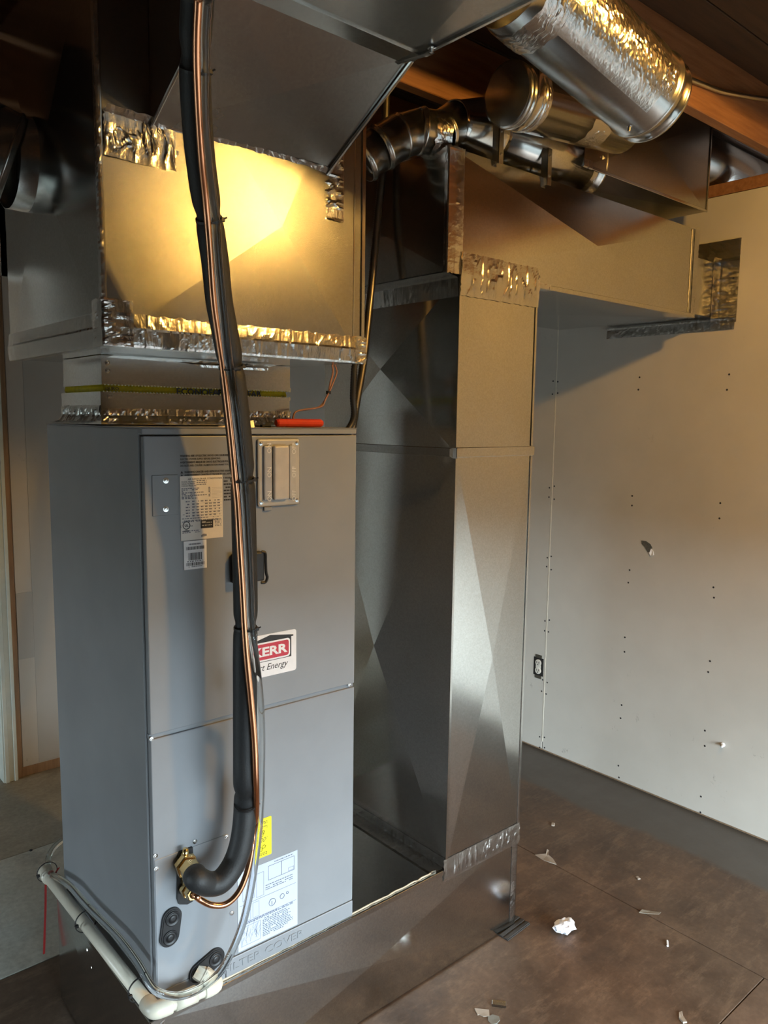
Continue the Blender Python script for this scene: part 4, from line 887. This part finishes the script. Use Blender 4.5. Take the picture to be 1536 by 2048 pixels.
# ================================================================== TOOLS AND CABLES
ZT = ZB+H+.001
YS = .06
a, b = on(1, YS, 552, 848), on(1, YS, 644, 850); hz = ZT+.0105
t = thing('nut_driver', 'red handled nut driver lying on top of the cabinet', 'tool', (a.x, YS, ZT))
A, Bp = V((a.x, YS, hz)), V((b.x, YS, hz))
bm = B(); L = (Bp-A).length; lathe(bm, A, Bp, [(0, .007), (.004, .0098), (.018, .0100), (.024, .0092), (.030, .0102), (L*.6, .0104), (L-.006, .0100), (L, .007)], 12); obj('handle', bm, REDPL, t)
bm = B(); tube(bm, [A, A-V((.10, 0, .0025))], .0042, 12); obj('shaft', bm, STEEL, t, True)
bm = B(); tube(bm, [A-V((.026, 0, .001)), A-V((.002, 0, 0))], .0062, 12); obj('sleeve', bm, BLACK, t, True)
bm = B(); tube(bm, [A-V((.056, 0, .002)), A-V((.028, 0, .001))], .0054, 12); obj('sleeve', bm, IVORY, t, True)
bm = B(); tube(bm, [A-V((.045, -.022, .0065)), A-V((.008, -.010, .0070))], .0035, 8); box(bm, A.x-.034, A.x-.026, YS+.006, YS+.018, ZT, ZT+.006, .001)
solo('black_clip', bm, BLACK, 'small black clip lying beside the nut driver shaft', 'clip')
a = on(1, .08, 432, 840); bm = B(); hexa(bm, [(a.x, .07, ZT), (a.x+.085, .055, ZT), (a.x+.085, .085, ZT), (a.x, .072, ZT), (a.x, .07, ZT+.003), (a.x+.085, .06, ZT+.016), (a.x+.085, .08, ZT+.016), (a.x, .072, ZT+.003)])
solo('metal_wedge', bm, STEEL, 'pointed bright metal tip behind the copper tube on the cabinet top', 'tool')
# thermostat wire hanging under the plenum
bm = B(); W1 = [on(1, .20, *p) for p in ((664, 728), (666, 745), (661, 765), (657, 785), (650, 800), (640, 813), (622, 818), (600, 821), (588, 828), (584, 842))]
W1[-1].z = ZT+.002
t = thing('thermostat_wire', 'thin brown twin wire dropping from the plenum to the cabinet top', 'wire', W1[-1])
WIRE = plain('brown_wire', (.34, .16, .10), .45, 0, .1)
obj('strand', tube(B(), catmull(W1, 6), .0026, 8), WIRE, t, smooth=True)
W2 = [p+V((.006*math.sin(i*1.3)+.004, -.004, .002)) for i, p in enumerate(W1)]; obj('strand', tube(B(), catmull(W2, 6), .0022, 8), WIRE, t, smooth=True)
obj('wire_tie', lathe(B(), W1[3]-V((0, 0, .004)), W1[3]+V((0, 0, 1)), [(0, .007), (.008, .007)], 10), BLACK, t)
def flex(name, pts, r, mat, label, pitch=.006):
    path = catmull(pts, 10); L = sum((path[i+1]-path[i]).length for i in range(len(path)-1)); n = int(L/pitch*2); q = []; acc = 0; seg = 0
    for k in range(n+1):
        s = L*k/n
        while seg < len(path)-2 and acc+(path[seg+1]-path[seg]).length < s: acc += (path[seg+1]-path[seg]).length; seg += 1
        d = path[seg+1]-path[seg]; q.append(path[seg]+d*((s-acc)/max(1e-6, d.length)))
    return solo(name, tube(B(), q, lambda i: r*(1.0 if i % 2 else .84), 12), mat, label, 'cable', smooth=True)
ARM = plain('armoured_steel', (.26, .23, .19), .34, 1)
yq = .22
flex('armoured_cable', [on(1, yq, 772, 190)+V((0, 0, .06)), on(1, yq, 770, 260), on(1, yq, 765, 340), on(1, yq, 755, 440), on(1, yq, 746, 540), on(1, yq, 736, 640), on(1, yq, 726, 730), on(1, yq, 714, 800), on(1, yq, 705, 856), on(1, yq, 690, 920)], .0115, ARM, 'dark ribbed armoured cable beside the right edge of the plenum')
xk = UW+.045
p0 = on(1, .16, 716, 735); bm = None
flex('shaded_cable', [p0+V((0, 0, .03)), p0-V((.012, 0, 0)), on(1, .16, 706, 790), on(1, .16, 702, 850), V((UW-.004, .16, ZT-.10))], .0095, plain('shaded_cable', (.03, .03, .03), .3), 'lower stretch of the armoured cable, coloured black for shade, behind the cabinet top corner', .007)  # same cable in shadow; the shade is put into its black colour
flex('joist_cable', [on(1, -.272, 1290, 122), on(1, -.272, 1370, 155), on(1, -.272, 1408, 170), on(1, -.274, 1440, 182), on(1, -.282, 1480, 190), on(1, -.288, 1536, 199), on(1, -.288, 1600, 205)], .0075, plain('pale_armour', (.62, .58, .50), .3, 1), 'thin armoured cable clipped along the joist at upper right', .005)

# ================================================================== RIGHT WALL DETAILS
p = on(0, WX, 1077, 1333)
t = thing('power_outlet', 'duplex power outlet without cover plate in the drywall', 'outlet', (WX, p.y, p.z-.06))
bm = B(); box(bm, WX-.0005, WX+.012, p.y-.030, p.y+.030, p.z-.045, p.z+.045); obj('box_hole', bm, plain('box_hole', (.012, .011, .010), .9), t)
bm = B()
for s in (-1, 1): box(bm, WX-.003, WX, p.y-.020, p.y+.020, p.z+s*.052-.008, p.z+s*.052+.008, .001)
obj('mounting_ear', bm, plain('dark_ear', (.10, .09, .07), .5, .6), t)
for s in (-1, 1):
    bm = B(); lathe(bm, (WX, p.y, p.z+s*.0195), (WX-1, p.y, p.z+s*.0195), [(0, .017), (.005, .017), (.006, .0155), (.006, .001)], 24); f = obj('socket', bm, IVORY, t, smooth=False)
    bm = B()
    for dy in (-.0065, .0065): box(bm, WX-.0068, WX-.0055, p.y+dy-.0014, p.y+dy+.0014, p.z+s*.0195-.002, p.z+s*.0195+.008)
    box(bm, WX-.0068, WX-.0055, p.y-.0025, p.y+.0025, p.z+s*.0195-.010, p.z+s*.0195-.0055); obj('slots', bm, INK, f)
bm = B(); box(bm, WX-.004, WX, p.y-.015, p.y+.015, p.z-.008, p.z+.008, .001); obj('yoke', bm, IVORY, t)
def scrap(name, base, pts, nrm, th, mat, label, cat, curl=.003, group=None):
    """torn flat scrap: outline in pixels on a plane; given thickness and curl"""
    ax, val = base; P = [on(ax, val, *q) for q in pts]; n = V(nrm); c = sum(P, V())/len(P); bm = B()
    top = [bm.verts.new(p+n*(th+curl*(.5+noise.noise(p*60)))) for p in P]; bot = [bm.verts.new(p+n*.0003) for p in P]; m = bm.verts.new(c+n*(th+curl*.2)); k = len(P)
    for i in range(k): bm.faces.new((top[i], top[(i+1) % k], m)); bm.faces.new((bot[i], bot[(i+1) % k], top[(i+1) % k], top[i]))
    bm.faces.new(bot[::-1]); return solo(name, bm, mat, label, cat, group)
scrap('torn_patch', (0, WX), ((1283, 1081), (1292, 1082), (1301, 1088), (1305, 1096), (1301, 1104), (1296, 1104), (1290, 1094), (1284, 1088)), (-1, 0, 0), .001, plain('dark_torn_paper', (.10, .10, .09), .8, 0, .5, 300), 'dark torn patch of paper on the right drywall', 'torn paper')
scrap('torn_flap', (0, WX), ((1303, 1097), (1307, 1103), (1308, 1110), (1302, 1112), (1300, 1106)), (-1, 0, 0), .001, WHITE, 'small white torn flap under the dark patch on drywall', 'torn paper', .006)
p = on(0, WX, 1446, 1489); bm = B(); lathe(bm, p, p+V((-1, -.3, 0)), [(0, .008), (.004, .009), (.006, .006), (.024, .005), (.030, .002)], 10); solo('wall_anchor', bm, WHITE, 'white plastic anchor sticking out of the lower drywall', 'wall anchor')

# ================================================================== THINGS ON THE FLOOR
p = on(2, 0, 1134, 1868); bm = bmesh.new(); bmesh.ops.create_icosphere(bm, subdivisions=3, radius=.035)
for v in bm.verts:
    n_ = v.co.normalized(); f = 1+.55*noise.noise(n_*2.1+V((3, 1, 0)))+.35*abs(noise.noise(n_*5.3)); v.co = V((n_.x*1.15, n_.y*.8, n_.z*.55))*.030*f
mz = min(v.co.z for v in bm.verts); bm.transform(Matrix.Translation((p.x, p.y+.01, -mz)))
solo('crumpled_paper', bm, plain('white_tissue', (.82, .84, .92), .6, 0, .03), 'crumpled ball of white paper on the brown floor', 'paper')
p = on(2, 0, 998, 2009); M = Matrix.Translation(p) @ Matrix.Rotation(math.radians(-50), 4, 'Z')
t = thing('metal_shim', 'small bright rectangular metal cap on the floor in front of the base', 'metal piece', p, math.radians(-50))
obj('plate', box(B(), -.020, .020, -.013, .013, .0, .004, .0015), GALV_S, t, local=True); obj('raised_rim', prism(B(), [V((-.020, -.013, .004)), V((.020, -.013, .004)), V((.020, -.010, .007)), V((-.020, -.010, .007))], (0, .0008, 0)), STEEL, t, local=True)
TAN = plain('tan_scrap', (.36, .31, .26), .8); GRY = plain('grey_scrap', (.20, .20, .18), .8); OLV = plain('olive_scrap', (.20, .17, .13), .8)
scrap('paper_scrap', (2, 0), ((949, 2018), (978, 2021), (979, 2033), (967, 2034), (959, 2030), (955, 2031)), (0, 0, 1), .001, TAN, 'pale torn scrap beside the metal cap', 'scrap')
scrap('paper_scrap', (2, 0), ((976, 2034), (985, 2030), (998, 2034), (1000, 2041), (994, 2048), (984, 2050), (976, 2042)), (0, 0, 1), .001, GRY, 'grey rounded scrap under the pale torn scrap', 'scrap')
scrap('leaf_scrap', (2, 0), ((1069, 1710), (1080, 1709), (1092, 1709), (1094, 1699), (1098, 1701), (1096, 1710), (1106, 1718), (1113, 1730), (1100, 1726), (1085, 1720)), (0, 0, 1), .001, TAN, 'leaf shaped pale scrap on the floor seam near the riser', 'scrap')
scrap('leaf_scrap', (2, 0), ((1278, 1826), (1284, 1821), (1300, 1822), (1322, 1825), (1318, 1829), (1296, 1828)), (0, 0, 1), .001, OLV, 'long dull scrap lying across the floor seam', 'scrap')
scrap('curled_scrap', (2, 0), ((1358, 2026), (1364, 2025), (1366, 2033), (1374, 2046), (1366, 2048), (1358, 2038)), (0, 0, 1), .001, TAN, 'curled tan scrap at the bottom edge near the lower right', 'scrap', .008)
p = on(2, 0, 1335, 1889); bm = B(); tube(bm, [p+V((-.010, -.006, .003)), p+V((.012, .008, .003))], .003, 8); solo('white_chip', bm, WHITE, 'tiny white plastic chip right of the floor seam', 'chip')
p = on(2, 0, 1106, 1650); bm = B(); box(bm, -.012, .010, -.007, .007, 0, .006, .002, Matrix.Translation(p) @ Matrix.Rotation(.6, 4, 'Z')); solo('plaster_chip', bm, TAN, 'small pale plaster chip beyond the leaf shaped scrap', 'chip')
p = on(2, 0, 1276, 1757); bm = B(); box(bm, -.009, .009, -.006, .006, 0, .005, .002, Matrix.Translation(p) @ Matrix.Rotation(1.1, 4, 'Z')); solo('plaster_chip', bm, TAN, 'small pale plaster chip in the middle of the brown floor', 'chip')
p = on(2, 0, 62, 1701); bm = B(); lathe(bm, p, p+V((0, 0, 1)), [(0, .006), (.003, .006), (.004, .003)], 10); solo('floor_screw', bm, INK, 'dark screw head in the floor at left', 'screw')

# ================================================================== LAMP (hangs from a joist outside the frame)
LP = V((1.01, -1.265, 2.450)); LZ = 2.533
t = thing('ceiling_bulb', 'bare glowing bulb in a porcelain holder between the joists', 'lamp', (LP.x, LP.y, LZ))
obj('mounting_board', box(B(), LP.x-.07, LP.x+.07, -1.612, -1.124, LZ, LZ+.015, .002), PLANKM, t)
obj('lampholder', lathe(B(), (LP.x, LP.y, LZ), (LP.x, LP.y, 0), [(0, .055), (.012, .055), (.022, .040), (.030, .022), (.048, .020)], 24), WHITE, t, smooth=True)
gl, nt, bs = nmat('bulb_glow'); bs.inputs['Emission Color'].default_value = (1, .60, .22, 1); bs.inputs['Emission Strength'].default_value = 60
obj('bulb', lathe(B(), (LP.x, LP.y, LZ-.040), (LP.x, LP.y, 0), [(0, .012), (.012, .014), (.030, .025), (.048, .030), (.064, .025), (.072, .013), (.075, .002)], 24), gl, t, smooth=True)
l = bpy.data.lights.new('bulb_light', 'POINT'); l.energy = LAMP_W; l.color = (1, .55, .12); l.shadow_soft_size = .034
lo = bpy.data.objects.new('bulb_light', l); COL.objects.link(lo); lo.parent = t; lo.location = LP-V(t.location)
